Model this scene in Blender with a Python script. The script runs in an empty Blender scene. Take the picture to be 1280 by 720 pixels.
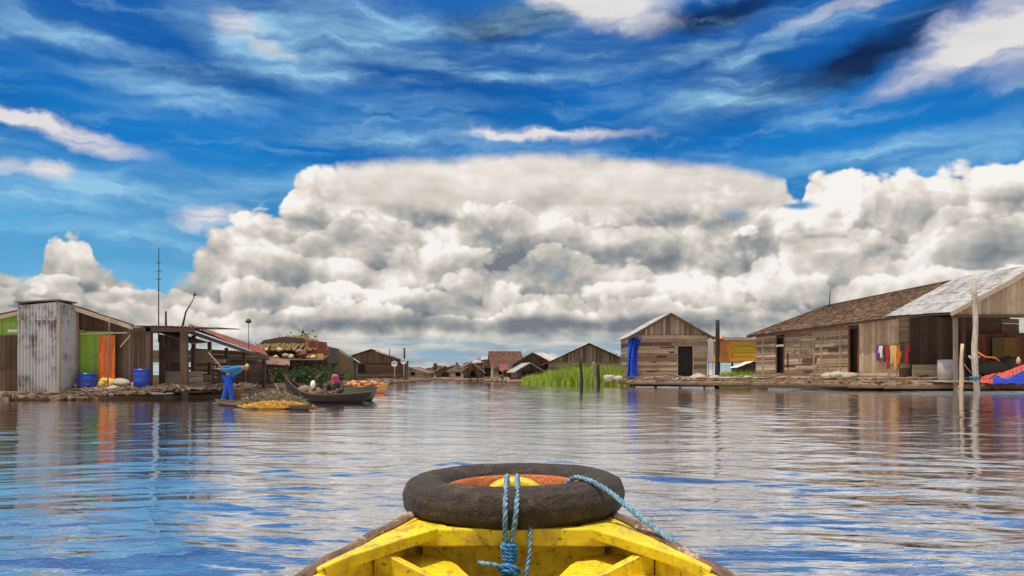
import bpy, math, random
import numpy as np
from mathutils import Vector, Matrix
rng = random.Random(11)
SC = bpy.context.scene
COL = SC.collection
R = math.radians
EYE = 0.8

# ---------------------------------------------------------------- camera
cam_d = bpy.data.cameras.new('camera'); cam = bpy.data.objects.new('camera', cam_d); COL.objects.link(cam)
cam.location = (0, 0, EYE); cam.rotation_euler = (R(90), 0, 0)
cam_d.sensor_width = 36; cam_d.lens = 28.125; cam_d.shift_y = 109/1280
cam_d.clip_start = 0.05; cam_d.clip_end = 20000
SC.camera = cam

# ---------------------------------------------------------------- view, sun
SC.view_settings.view_transform = 'Standard'; SC.view_settings.look = 'None'
SC.view_settings.gamma = 1; SC.view_settings.exposure = 0.0; SC.view_settings.use_curve_mapping = False
SUN_EL, SUN_AZ = 75, 238          # azimuth clockwise from +Y (the way the boat points): behind and to the left
sd = Vector((math.sin(R(SUN_AZ))*math.cos(R(SUN_EL)), math.cos(R(SUN_AZ))*math.cos(R(SUN_EL)), math.sin(R(SUN_EL))))
sl = bpy.data.lights.new('sun', 'SUN'); sl.energy = 4.2; sl.angle = R(0.5); sl.color = (1, .94, .84)
so = bpy.data.objects.new('sun', sl); COL.objects.link(so)
so.rotation_euler = sd.to_track_quat('Z', 'Y').to_euler(); so.location = (0, 0, 30)

# ---------------------------------------------------------------- node helper
class NT:
    def __init__(s, tree): s.t = tree
    def n(s, typ, **kw):
        nd = s.t.nodes.new(typ)
        for k, v in kw.items(): setattr(nd, k, v)
        return nd
    def put(s, sock, v):
        if v is None: return
        if hasattr(v, 'is_output'): s.t.links.new(v, sock)
        else: sock.default_value = v
    def m(s, op, a, b=None, c=None, clamp=False):
        nd = s.n('ShaderNodeMath', operation=op, use_clamp=clamp)
        s.put(nd.inputs[0], a)
        if b is not None: s.put(nd.inputs[1], b)
        if c is not None: s.put(nd.inputs[2], c)
        return nd.outputs[0]
    def ss(s, v, lo, hi):        # smoothstep
        nd = s.n('ShaderNodeMapRange', interpolation_type='SMOOTHSTEP')
        s.put(nd.inputs[0], v); s.put(nd.inputs[1], lo); s.put(nd.inputs[2], hi)
        return nd.outputs[0]
    def mr(s, v, a, b, c, d):
        nd = s.n('ShaderNodeMapRange'); 
        for i, q in enumerate((v, a, b, c, d)): s.put(nd.inputs[i], q)
        return nd.outputs[0]
    def xyz(s, x, y, z=0.0):
        nd = s.n('ShaderNodeCombineXYZ')
        for i, q in enumerate((x, y, z)): s.put(nd.inputs[i], q)
        return nd.outputs[0]
    def noise(s, vec, scale, detail=4, rough=.5, dist=0.0, color=False):
        nd = s.n('ShaderNodeTexNoise'); s.put(nd.inputs['Vector'], vec); s.put(nd.inputs['Scale'], scale)
        nd.inputs['Detail'].default_value = detail; nd.inputs['Roughness'].default_value = rough; nd.inputs['Distortion'].default_value = dist
        return nd.outputs['Color' if color else 'Fac']
    def vm(s, op, a, b=None, scale=None):
        nd = s.n('ShaderNodeVectorMath', operation=op); s.put(nd.inputs[0], a)
        if b is not None: s.put(nd.inputs[1], b)
        if scale is not None: s.put(nd.inputs['Scale'], scale)
        return nd.outputs[0]
    def mix(s, f, a, b, mode='MIX'):
        nd = s.n('ShaderNodeMix', data_type='RGBA', blend_type=mode, clamp_factor=True)
        s.put(nd.inputs[0], f)
        for sock, v in ((nd.inputs[6], a), (nd.inputs[7], b)):
            if isinstance(v, tuple) and len(v) == 3: v = (*v, 1)
            s.put(sock, v)
        return nd.outputs[2]
    def ramp(s, f, stops, interp='LINEAR'):
        nd = s.n('ShaderNodeValToRGB'); nd.color_ramp.interpolation = interp
        el = nd.color_ramp.elements
        while len(el) < len(stops): el.new(.5)
        for e_, (p, c) in zip(el, stops): e_.position = p; e_.color = (*c, 1)
        s.put(nd.inputs[0], f); return nd.outputs[0]

# ---------------------------------------------------------------- sky: Nishita air plus procedural clouds, laid out by compass direction
def pxa(x): return math.atan((x-640)/1000)
def pxe(x, y): return (469-y)/1000*math.cos(pxa(x))
W = bpy.data.worlds.new('World'); SC.world = W; W.use_nodes = True
wt = W.node_tree; wt.nodes.clear(); g = NT(wt)
tc = g.n('ShaderNodeTexCoord').outputs['Generated']
nrm = g.vm('NORMALIZE', tc)
sx = g.n('ShaderNodeSeparateXYZ'); g.put(sx.inputs[0], nrm)
dx, dy, dz = sx.outputs
az = g.m('ARCTAN2', dx, dy)
hl = g.m('SQRT', g.m('ADD', g.m('MULTIPLY', dx, dx), g.m('ADD', g.m('MULTIPLY', dy, dy), 1e-5)))
el = g.m('DIVIDE', dz, hl)
el = g.m('MINIMUM', el, 3.0)
base = g.xyz(az, el, 0.0)
wn = g.vm('SUBTRACT', g.noise(g.vm('MULTIPLY', base, (5, 7, 1)), 1.0, 4, .6, color=True), (.5, .5, .5))
warped = g.vm('ADD', base, g.vm('MULTIPLY', wn, (.11, .05, 0)))
fine = g.vm('SUBTRACT', g.noise(g.vm('MULTIPLY', base, (22, 30, 1)), 1.0, 5, .6, color=True), (.5, .5, .5))
warped2 = g.vm('ADD', warped, g.vm('MULTIPLY', fine, (.05, .03, 0)))

# --- group: height field of the cauliflower heads
hg = bpy.data.node_groups.new('cloud_height', 'ShaderNodeTree')
hg.interface.new_socket('P', in_out='INPUT', socket_type='NodeSocketVector')
hg.interface.new_socket('H', in_out='OUTPUT', socket_type='NodeSocketFloat')
h = NT(hg); gi = h.n('NodeGroupInput'); go = h.n('NodeGroupOutput')
P0 = gi.outputs[0]
w1 = h.vm('SUBTRACT', h.noise(h.vm('MULTIPLY', P0, (7, 9, 1)), 1.0, 3, .5, color=True), (.5, .5, .5))
P1 = h.vm('ADD', P0, h.vm('MULTIPLY', w1, (.055, .045, 0)))
n1 = h.noise(h.vm('MULTIPLY', P1, (6, 9, 1)), 1.0, 3, .5)
def vor(vec, sc, sm=.35):
    nd = h.n('ShaderNodeTexVoronoi', feature='F1'); nd.voronoi_dimensions = '2D'
    h.put(nd.inputs['Vector'], vec); nd.inputs['Scale'].default_value = sc
    d = nd.outputs['Distance']
    return h.m('SUBTRACT', 1.0, h.m('MULTIPLY', d, d))
PV = h.vm('MULTIPLY', P1, (1, 1.25, 1))
v1 = vor(PV, 11); v2 = vor(PV, 25); v3 = vor(h.vm('ADD', PV, h.vm('MULTIPLY', w1, (.02, .02, 0))), 56); v4 = vor(PV, 120)
H = h.m('ADD', h.m('MULTIPLY', n1, .7), h.m('MULTIPLY', v1, .40))
H = h.m('ADD', H, h.m('MULTIPLY', v2, .24)); H = h.m('ADD', H, h.m('MULTIPLY', v3, .15)); H = h.m('ADD', H, h.m('MULTIPLY', v4, .06))
h.put(go.inputs[0], H)
def height(vec):
    nd = g.n('ShaderNodeGroup'); nd.node_tree = hg; g.put(nd.inputs[0], vec); return nd.outputs[0]
H0 = height(base)
Hl = height(g.vm('ADD', base, (-.010, .017, 0)))
Hw = height(g.vm('ADD', base, (-.022, .040, 0)))

# --- top edge of the cumulus bank by compass direction
top_px = [(-400, 330), (-200, 360), (0, 340), (40, 352), (62, 308), (95, 300), (122, 335), (150, 350), (190, 362), (222, 330), (262, 300), (300, 276), (345, 268), (372, 222), (430, 206), (520, 196), (640, 189), (760, 190),
          (860, 200), (930, 208), (985, 228), (1002, 250), (1016, 212), (1050, 207), (1075, 222), (1110, 222), (1160, 214), (1200, 204), (1240, 210), (1290, 212), (1500, 260), (1800, 320)]
A0, A1, E1 = -1.2, 1.2, .45
cv = g.n('ShaderNodeFloatCurve'); cp = cv.mapping.curves[0].points
pts = [((pxa(x)-A0)/(A1-A0), pxe(x, y)/E1) for x, y in top_px]
pts = [(0, .9)] + pts + [(1, .9)]  # ends raised: unseen cloud added behind the camera to fill the facades
for i, (a, b) in enumerate(pts):
    if i == 0: cp[0].location = (a, b)
    elif i == len(pts)-1: cp[-1].location = (a, b)
    else: cp.new(a, b)
cv.mapping.update()
g.put(cv.inputs['Value'], g.mr(az, A0, A1, 0.0, 1.0))
T = g.m('MULTIPLY', cv.outputs[0], E1)
# crisp cauliflower edge, but a smoother anvil top between the middle and right
anvil = g.m('MULTIPLY', g.ss(az, pxa(380), pxa(460)), g.m('SUBTRACT', 1.0, g.ss(az, pxa(960), pxa(1010))))
amp = g.mr(anvil, 0.0, 1.0, .085, .018)
edge = g.m('ADD', g.m('SUBTRACT', T, el), g.m('MULTIPLY', g.m('SUBTRACT', H0, .98), amp))
cum = g.ss(edge, -.002, g.mr(anvil, 0.0, 1.0, .007, .016))

def blob(cx, cy, rx, ry, rot=0, src=None, k=1.0):
    a0, e0 = pxa(cx), pxe(cx, cy); rx, ry = rx/1000*math.cos(a0)**2, ry/1000*math.cos(a0)
    v = g.vm('SUBTRACT', src or warped2, (a0, e0, 0))
    vr = g.n('ShaderNodeVectorRotate', rotation_type='Z_AXIS'); g.put(vr.inputs['Vector'], v); vr.inputs['Angle'].default_value = -R(rot)
    v = g.vm('MULTIPLY', vr.outputs[0], (1/rx, 1/ry, 0))
    nd = g.n('ShaderNodeVectorMath', operation='LENGTH'); g.put(nd.inputs[0], v)
    r = g.ss(nd.outputs['Value'], 1.35, .25)
    return g.m('MULTIPLY', r, k) if k != 1 else r
def total(lst):
    r = lst[0]
    for q in lst[1:]: r = g.m('ADD', r, q)
    return r

# --- clear air
ns = g.n('ShaderNodeTexSky', sky_type='NISHITA', sun_disc=False)
ns.sun_elevation = R(SUN_EL); ns.sun_rotation = R(SUN_AZ); ns.air_density = 1.0; ns.dust_density = .4; ns.ozone_density = 3
air = g.vm('MULTIPLY', ns.outputs[0], (.1, .1, .1))
blue = g.ramp(g.m('MULTIPLY', el, 2.0), [(0, (.27, .48, .66)), (.16, (.18, .48, .74)), (.34, (.045, .37, .72)), (.54, (.002, .20, .60)), (.76, (.002, .115, .43)), (.92, (.010, .13, .46)), (1, (.025, .15, .50))])
blue = g.mix(.05, blue, air)
big = g.noise(g.vm('MULTIPLY', warped, (3, 8, 1)), 1.0, 3, .5)
blue = g.mix(g.ss(big, .38, .62), g.mix(1.0, blue, (.72, .74, .80), 'MULTIPLY'), blue)
dark = total([blob(1100, 58, 110, 24, 24, k=.8), blob(630, 26, 110, 20, 4, k=.8), blob(905, 14, 120, 16, 5, k=.85), blob(1000, 96, 110, 25, 10, k=.4), blob(260, 98, 130, 20, 0, k=.3)])
blue = g.mix(g.m('MINIMUM', dark, 1.0), blue, (.006, .022, .085))

# --- high thin cloud
st = g.vm('MULTIPLY', warped, (3.2, 17, 1))
ci = g.noise(st, 1.0, 6, .56, .25)
st2 = g.noise(g.vm('MULTIPLY', warped2, (9, 42, 1)), 1.0, 5, .58, .2)
cir = g.m('MULTIPLY', g.ss(ci, .42, .72), g.mr(st2, .32, .68, .15, 1.0))
cir = g.m('ADD', g.m('MULTIPLY', cir, .70), g.m('MULTIPLY', g.ss(st2, .52, .72), .22))
lay = total([blob(560, 175, 130, 22, 0, k=.45), blob(230, 235, 170, 26, 3, k=.4), blob(100, 268, 190, 40, 0, k=.35), blob(860, 130, 110, 12, 10, k=.25),
             blob(1120, 180, 190, 16, 4, k=.45), blob(1230, 190, 90, 14, 12, k=.4), blob(330, 50, 120, 46, -14, k=.85), blob(430, 20, 120, 30, 0, k=.6), blob(90, 40, 150, 16, -8, k=.5), blob(160, 95, 130, 12, -5, k=.45),
             blob(960, 50, 90, 13, 20, k=.5), blob(860, 66, 80, 10, 15, k=.35), blob(540, 130, 110, 14, 0, k=.3), blob(220, 130, 160, 10, 0, k=.25), blob(640, 100, 60, 8, 5, k=.25)])
wisp = g.m('MINIMUM', g.m('ADD', cir, g.m('MULTIPLY', lay, g.mr(st2, .3, .68, .25, 1.0))), .85)
skyc = g.mix(wisp, blue, (.33, .62, .84))
tex = g.mr(st2, .32, .62, .45, 1.15)
white = total([blob(765, 5, 80, 30, -12, k=1.1), blob(700, 0, 60, 16, -15, k=.8), blob(1235, 35, 115, 34, 14, k=.9), blob(1190, 75, 120, 22, 14, k=.7), blob(1270, 60, 70, 50, 10, k=.6), blob(700, 169, 110, 9, 0, k=.9), blob(620, 172, 60, 6, 3, k=.5),
               blob(110, 172, 110, 16, -12, k=1.0), blob(20, 140, 80, 14, -14, k=.9), blob(75, 219, 34, 13, 8, k=1.25), blob(20, 215, 40, 12, -10, k=.6), blob(298, 24, 42, 22, -10, k=.65), blob(350, 62, 36, 10, -14, k=.5),
               blob(262, 272, 46, 15, 4, k=.85), blob(1060, 10, 90, 9, 8, k=.5)])
wh = g.m('MINIMUM', g.m('MULTIPLY', white, tex), .96)
skyc = g.mix(wh, skyc, g.mix(st2, (.66, .64, .66), (.88, .84, .82)))
# unseen cloud added behind and overhead on the dome to fill the shade
over = g.m('MULTIPLY', g.ss(el, .55, .9), g.ss(g.noise(g.vm('MULTIPLY', nrm, (2, 2, 2)), 1.0, 4, .55), .33, .48))
skyc = g.mix(over, skyc, (.92, .90, .87))

# --- cumulus shading: heads face the sun, undersides and bases fall grey
d1 = g.m('SUBTRACT', H0, Hl); d2 = g.m('SUBTRACT', H0, Hw)
puff = g.m('ADD', g.m('MULTIPLY', d1, 1.7), g.m('MULTIPLY', d2, .25))
def layer(edge_, deep, top=.86, fall=.40):     # bright sunlit rim, greyer with depth below it
    return g.m('ADD', g.m('SUBTRACT', top, g.m('MULTIPLY', g.ss(edge_, 0.0, deep), fall)), puff)
def fmix(f, a_, b_):
    nd = g.n('ShaderNodeMix', data_type='FLOAT'); g.put(nd.inputs[0], f); g.put(nd.inputs[2], a_); g.put(nd.inputs[3], b_); return nd.outputs[0]
lit = layer(edge, .06, .88, .26)
LAYERS = [(268, .085, 4.0, 5.0, 3.7, .055, .40), (318, .070, 5.5, 7.0, 11.3, .050, .42), (358, .050, 7.5, 9.0, 23.1, .042, .40), (388, .030, 10.0, 12.0, 41.7, .030, .34)]
def B(x, y, rx, ry, rot, k): return blob(x, y, rx, ry, rot, src=warped, k=k)
grey = total([B(1215, 268, 90, 18, 0, .30), B(1250, 298, 60, 26, 0, .28), B(555, 282, 105, 17, -8, .24), B(615, 330, 62, 34, 0, .26), B(668, 318, 50, 24, 0, .22), B(382, 338, 36, 24, -20, .34), B(412, 292, 40, 16, 0, .20),
              B(590, 404, 260, 11, 0, .46), B(840, 398, 240, 12, 0, .42), B(1040, 402, 170, 8, 0, .2), B(845, 306, 120, 22, 10, .20), B(920, 280, 80, 10, 5, .22), B(795, 372, 60, 14, 0, .24), B(730, 320, 40, 22, 0, .14), B(690, 372, 60, 12, 0, .14),
              B(90, 352, 60, 9, 0, .28), B(75, 372, 90, 8, 0, .15), B(190, 368, 50, 8, 0, .18), B(530, 382, 60, 10, 0, .16), B(360, 372, 50, 10, 0, .16), B(700, 250, 160, 9, 0, .08), B(1130, 300, 60, 12, 10, .12), B(300, 392, 120, 8, 0, .16)])
glow = total([B(1020, 330, 130, 30, 12, .24), B(870, 352, 60, 20, 12, .18), B(755, 347, 48, 17, 5, .22), B(1050, 240, 62, 36, 0, .36), B(1185, 226, 90, 20, 0, .34), B(305, 300, 42, 26, 0, .24), B(395, 268, 55, 14, 0, .20), B(440, 325, 45, 26, 0, .20),
              B(455, 370, 60, 16, 0, .18), B(520, 345, 40, 16, 0, .12), B(265, 345, 45, 30, 0, .18), B(95, 322, 38, 22, 0, .24), B(150, 358, 28, 10, 0, .22), B(400, 385, 70, 9, 0, .14), B(960, 374, 110, 14, 0, .16), B(620, 222, 260, 16, 0, .10), B(560, 312, 40, 12, 0, .10)])
flat = g.m('MULTIPLY', anvil, g.ss(el, pxe(640, 285), pxe(640, 245)))
smooth = g.m('ADD', .76, g.m('MULTIPLY', g.m('SUBTRACT', g.noise(g.vm('MULTIPLY', warped, (5, 26, 1)), 1.0, 6, .6), .5), .62))
smooth = g.m('ADD', smooth, g.m('MULTIPLY', d1, .25))
lit = fmix(g.m('MULTIPLY', flat, .9), lit, smooth)
for ypx, A_n, fx, fy, off_, deep, fall in LAYERS:
    nn_ = g.noise(g.vm('ADD', g.vm('MULTIPLY', warped, (fx, fy, 1)), (off_, off_*.7, 0)), 1.0, 2, .5)
    tk = g.m('ADD', pxe(640, ypx), g.m('MULTIPLY', g.m('SUBTRACT', nn_, .5), A_n*2.2))
    ek = g.m('ADD', g.m('SUBTRACT', tk, el), g.m('MULTIPLY', g.m('SUBTRACT', H0, .98), .085))
    lit = fmix(g.m('MULTIPLY', g.ss(ek, -.001, .006), .92), lit, layer(ek, deep, .84, fall))
lit = g.m('ADD', g.m('SUBTRACT', lit, g.m('MULTIPLY', grey, .85)), g.m('MULTIPLY', glow, .6))
lit = g.m('MULTIPLY_ADD', lit, .95, .055)
ccol = g.ramp(lit, [(.0, (.19, .21, .235)), (.28, (.31, .325, .335)), (.48, (.46, .45, .42)), (.66, (.62, .575, .52)), (.84, (.79, .74, .68)), (1, (.93, .90, .86))])
# the far pale layer under the bank, with slits of blue near the horizon
slit = g.noise(g.vm('MULTIPLY', warped, (7, 75, 1)), 1.0, 4, .55)
low = g.mix(g.ss(slit, .42, .62), (.30, .42, .50), (.66, .65, .60))
ccol = g.mix(g.m('MULTIPLY', g.ss(el, pxe(640, 412), pxe(640, 432)), .8), ccol, low)
holes = total([blob(1000, 253, 24, 6, 0, src=warped, k=.95), blob(908, 272, 22, 6, 4, src=warped, k=.5), blob(560, 441, 40, 7, 0, src=warped, k=.5), blob(700, 345, 12, 6, 0, src=warped, k=.3), blob(215, 345, 24, 16, 0, src=warped, k=.8)])
cum = g.m('MULTIPLY', cum, g.m('SUBTRACT', 1.0, g.m('MINIMUM', holes, 1.0)))
final = g.mix(cum, skyc, ccol)
final = g.mix(g.ss(el, .0, -.02), final, (.05, .06, .07))
bg = g.n('ShaderNodeBackground'); g.put(bg.inputs[0], g.vm('MULTIPLY', final, (10, 10, 10))); bg.inputs[1].default_value = .1
wo = g.n('ShaderNodeOutputWorld'); wt.links.new(bg.outputs[0], wo.inputs[0])
W.cycles.sampling_method = 'MANUAL'; W.cycles.sample_map_resolution = 512

# ---------------------------------------------------------------- materials
MATS = {}
def new_mat(name):
    m = bpy.data.materials.new(name); m.use_nodes = True; m.node_tree.nodes.clear()
    q = NT(m.node_tree); p = q.n('ShaderNodeBsdfPrincipled'); o = q.n('ShaderNodeOutputMaterial')
    m.node_tree.links.new(p.outputs[0], o.inputs[0]); MATS[name] = m
    return m, q, p
def island(q): return q.n('ShaderNodeNewGeometry').outputs['Random Per Island']
def uv(q): return q.n('ShaderNodeTexCoord').outputs['UV']
def obj_c(q): return q.n('ShaderNodeTexCoord').outputs['Object']
def bump(q, p, hgt, strength, dist):
    b = q.n('ShaderNodeBump'); b.inputs['Strength'].default_value = strength; b.inputs['Distance'].default_value = dist
    q.put(b.inputs['Height'], hgt); q.t.links.new(b.outputs[0], p.inputs['Normal'])
def wood(name, cols, rough=.85, grain=.5, sc=1.0, stain=.5):
    m, q, p = new_mat(name)
    r = island(q); c = q.ramp(r, [(i/(len(cols)-1), k) for i, k in enumerate(cols)])
    off = q.vm('ADD', uv(q), q.xyz(q.m('MULTIPLY', r, 37.0), q.m('MULTIPLY', r, 91.0)))
    gr = q.noise(q.vm('MULTIPLY', off, (1.6*sc, 32*sc, 1)), 1.0, 5, .65)
    c = q.mix(q.m('MULTIPLY', q.ss(gr, .35, .7), grain), c, q.mix(1.0, c, (.28, .24, .22), 'MULTIPLY'))
    stn = q.noise(obj_c(q), 1.7*sc, 4, .65)
    c = q.mix(q.m('MULTIPLY', q.ss(stn, .5, .72), stain), c, q.mix(1.0, c, (.42, .36, .30), 'MULTIPLY'))
    q.put(p.inputs['Base Color'], c); p.inputs['Roughness'].default_value = rough
    bump(q, p, gr, .4, .006)
    return m
def metal(name, c1, c2, rust, amt=.45, rough=.5, mt=.35):
    m, q, p = new_mat(name)
    r = island(q); c = q.mix(r, c1, c2)
    o = q.vm('ADD', obj_c(q), q.xyz(q.m('MULTIPLY', r, 13.0), 0.0, q.m('MULTIPLY', r, 5.0)))
    n = q.noise(o, 1.3, 6, .7); n2 = q.noise(q.vm('MULTIPLY', uv(q), (3, 11, 1)), 1.0, 5, .7)
    f = q.m('MULTIPLY', q.ss(q.m('ADD', q.m('MULTIPLY', n, .6), q.m('MULTIPLY', n2, .4)), .62-amt*.35, .74-amt*.2), .9)
    c = q.mix(f, c, q.mix(n2, rust, tuple(k*.5 for k in rust)))
    q.put(p.inputs['Base Color'], c); p.inputs['Metallic'].default_value = mt
    q.put(p.inputs['Roughness'], q.mr(f, 0, 1, rough, .9))
    return m
def plain(name, c, rough=.7, var=.3, sc=3.0, dirt=(.10, .07, .05), dirt_amt=.3, bmp=.0, spec=None):
    m, q, p = new_mat(name)
    r = island(q); n = q.noise(obj_c(q), sc, 6, .65)
    col = q.mix(q.m('MULTIPLY', r, var), c, tuple(k*.45 for k in c))
    col = q.mix(q.m('MULTIPLY', q.ss(n, .5, .7), dirt_amt), col, dirt)
    q.put(p.inputs['Base Color'], col); p.inputs['Roughness'].default_value = rough
    if bmp: bump(q, p, n, .6, bmp)
    return m
wood('grey_brown_boards', [(.13, .07, .04), (.38, .25, .155), (.62, .47, .32), (.23, .13, .075), (.50, .36, .235)])
wood('pale_boards', [(.32, .20, .12), (.50, .35, .22), (.66, .50, .33), (.38, .25, .15)])
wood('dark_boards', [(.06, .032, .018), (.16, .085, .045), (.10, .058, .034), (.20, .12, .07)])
wood('red_boards', [(.16, .05, .025), (.24, .085, .035), (.12, .045, .03)])
wood('log_bark', [(.13, .07, .035), (.24, .14, .08), (.32, .20, .11)], sc=.7)
wood('white_bark', [(.50, .42, .33), (.58, .50, .41)], grain=.8, stain=.8)
wood('grey_post', [(.33, .26, .20), (.25, .19, .14)], grain=.6)
wood('black_post', [(.02, .014, .010), (.035, .022, .015)])
wood('shingles', [(.06, .03, .016), (.17, .085, .042), (.33, .19, .10), (.10, .06, .035)], stain=.5)
wood('red_shingles', [(.11, .045, .022), (.17, .07, .035), (.08, .035, .02)], stain=.3)
wood('thatch_olive', [(.10, .065, .02), (.22, .14, .04), (.14, .11, .035), (.30, .15, .04)])
metal('tin', (.55, .52, .48), (.38, .36, .34), (.17, .085, .045), .46)
metal('tin_white', (.46, .45, .45), (.31, .30, .30), (.17, .11, .075), .50, rough=.7, mt=.05)
metal('tin_brown', (.20, .12, .085), (.28, .18, .13), (.15, .06, .03), .6, mt=.1, rough=.8)
metal('tin_red', (.36, .06, .035), (.22, .06, .04), (.12, .05, .03), .62, mt=.05, rough=.75)
plain('green_paint', (.30, .50, .05), dirt_amt=.45, sc=1.8, dirt=(.05, .07, .02))
plain('orange_cloth', (.72, .15, .02), dirt_amt=.5, sc=2.5, dirt=(.55, .30, .12))
plain('cream_cloth', (.62, .47, .28), rough=.9)
plain('sack_white', (.50, .41, .31), rough=.9, var=.6, dirt_amt=.5, sc=5, bmp=.02)
plain('blue_plastic', (.02, .07, .42), rough=.35, dirt_amt=.2)
plain('blue_tarp', (.01, .06, .50), rough=.75, dirt_amt=.15, bmp=.03)
plain('grey_plastic', (.42, .40, .37), rough=.6, dirt_amt=.4)
plain('yellow_wall', (.70, .42, .02), dirt_amt=.25, sc=1.5, dirt=(.4, .18, .03))
plain('orange_wall', (.70, .26, .04), dirt_amt=.3, sc=2)
plain('mud', (.09, .065, .04), rough=.95)
plain('interior_shade', (.020, .015, .012), rough=.95, var=0)  # near-black colour stands for the unlit rooms behind doors and windows
plain('iron', (.03, .028, .026), rough=.6, var=0)
plain('dish_white', (.50, .46, .42), rough=.5)
plain('skin', (.30, .15, .085), rough=.6, var=0, dirt_amt=0)
plain('hair_black', (.012, .010, .009), rough=.5, var=0)
plain('cloth_blue', (.010, .08, .48), rough=.85, var=0, dirt_amt=.1, bmp=.02, sc=9)
plain('cloth_sky', (.02, .14, .27), rough=.85, var=0, dirt_amt=.15, bmp=.02, sc=9)
plain('cloth_pink', (.55, .035, .16), rough=.85, var=0, dirt_amt=.25, dirt=(.75, .35, .42), sc=14, bmp=.02)
plain('cloth_dark', (.05, .045, .03), rough=.9, var=0)
plain('cloth_red', (.50, .02, .03), rough=.9, dirt_amt=.1)
plain('cloth_purple', (.18, .04, .22), rough=.9, dirt_amt=.1)
plain('cloth_white', (.75, .70, .65), rough=.9, dirt_amt=.1)
plain('cloth_yellow', (.75, .45, .06), rough=.9, dirt_amt=.1)
plain('tarp_red', (.62, .09, .05), rough=.6, dirt_amt=.3, dirt=(.45, .12, .20))
plain('rubbish', (.34, .23, .15), rough=.95, var=1.0, dirt_amt=.4)
plain('straw_gold', (.80, .48, .10), rough=.9, var=.5, dirt_amt=.15)
plain('straw_pale', (.36, .29, .17), rough=.9, var=.6, dirt_amt=.2)
plain('boat_green', (.055, .085, .045), rough=.6, dirt_amt=.4)
plain('boat_orange', (.62, .26, .07), rough=.6, dirt_amt=.3)
def leafy(name, cols):
    m, q, p = new_mat(name)
    c = q.ramp(island(q), [(i/(len(cols)-1), k) for i, k in enumerate(cols)])
    q.put(p.inputs['Base Color'], c); p.inputs['Roughness'].default_value = .7
    tr = q.n('ShaderNodeBsdfTranslucent'); q.put(tr.inputs[0], q.mix(1.0, c, (1.3, 1.5, .7), 'MULTIPLY'))
    mx = q.n('ShaderNodeMixShader'); mx.inputs[0].default_value = .35
    o = [n for n in m.node_tree.nodes if n.type == 'OUTPUT_MATERIAL'][0]
    q.t.links.new(p.outputs[0], mx.inputs[1]); q.t.links.new(tr.outputs[0], mx.inputs[2]); q.t.links.new(mx.outputs[0], o.inputs[0])
leafy('grass_green', [(.05, .12, .010), (.14, .28, .018), (.28, .42, .03), (.42, .44, .06), (.40, .32, .10), (.10, .22, .015)])
leafy('leaf_dark', [(.015, .032, .010), (.03, .06, .016), (.06, .085, .02)])
leafy('leaf_olive', [(.12, .12, .02), (.26, .20, .02), (.09, .08, .02), (.34, .20, .03)])

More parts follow.
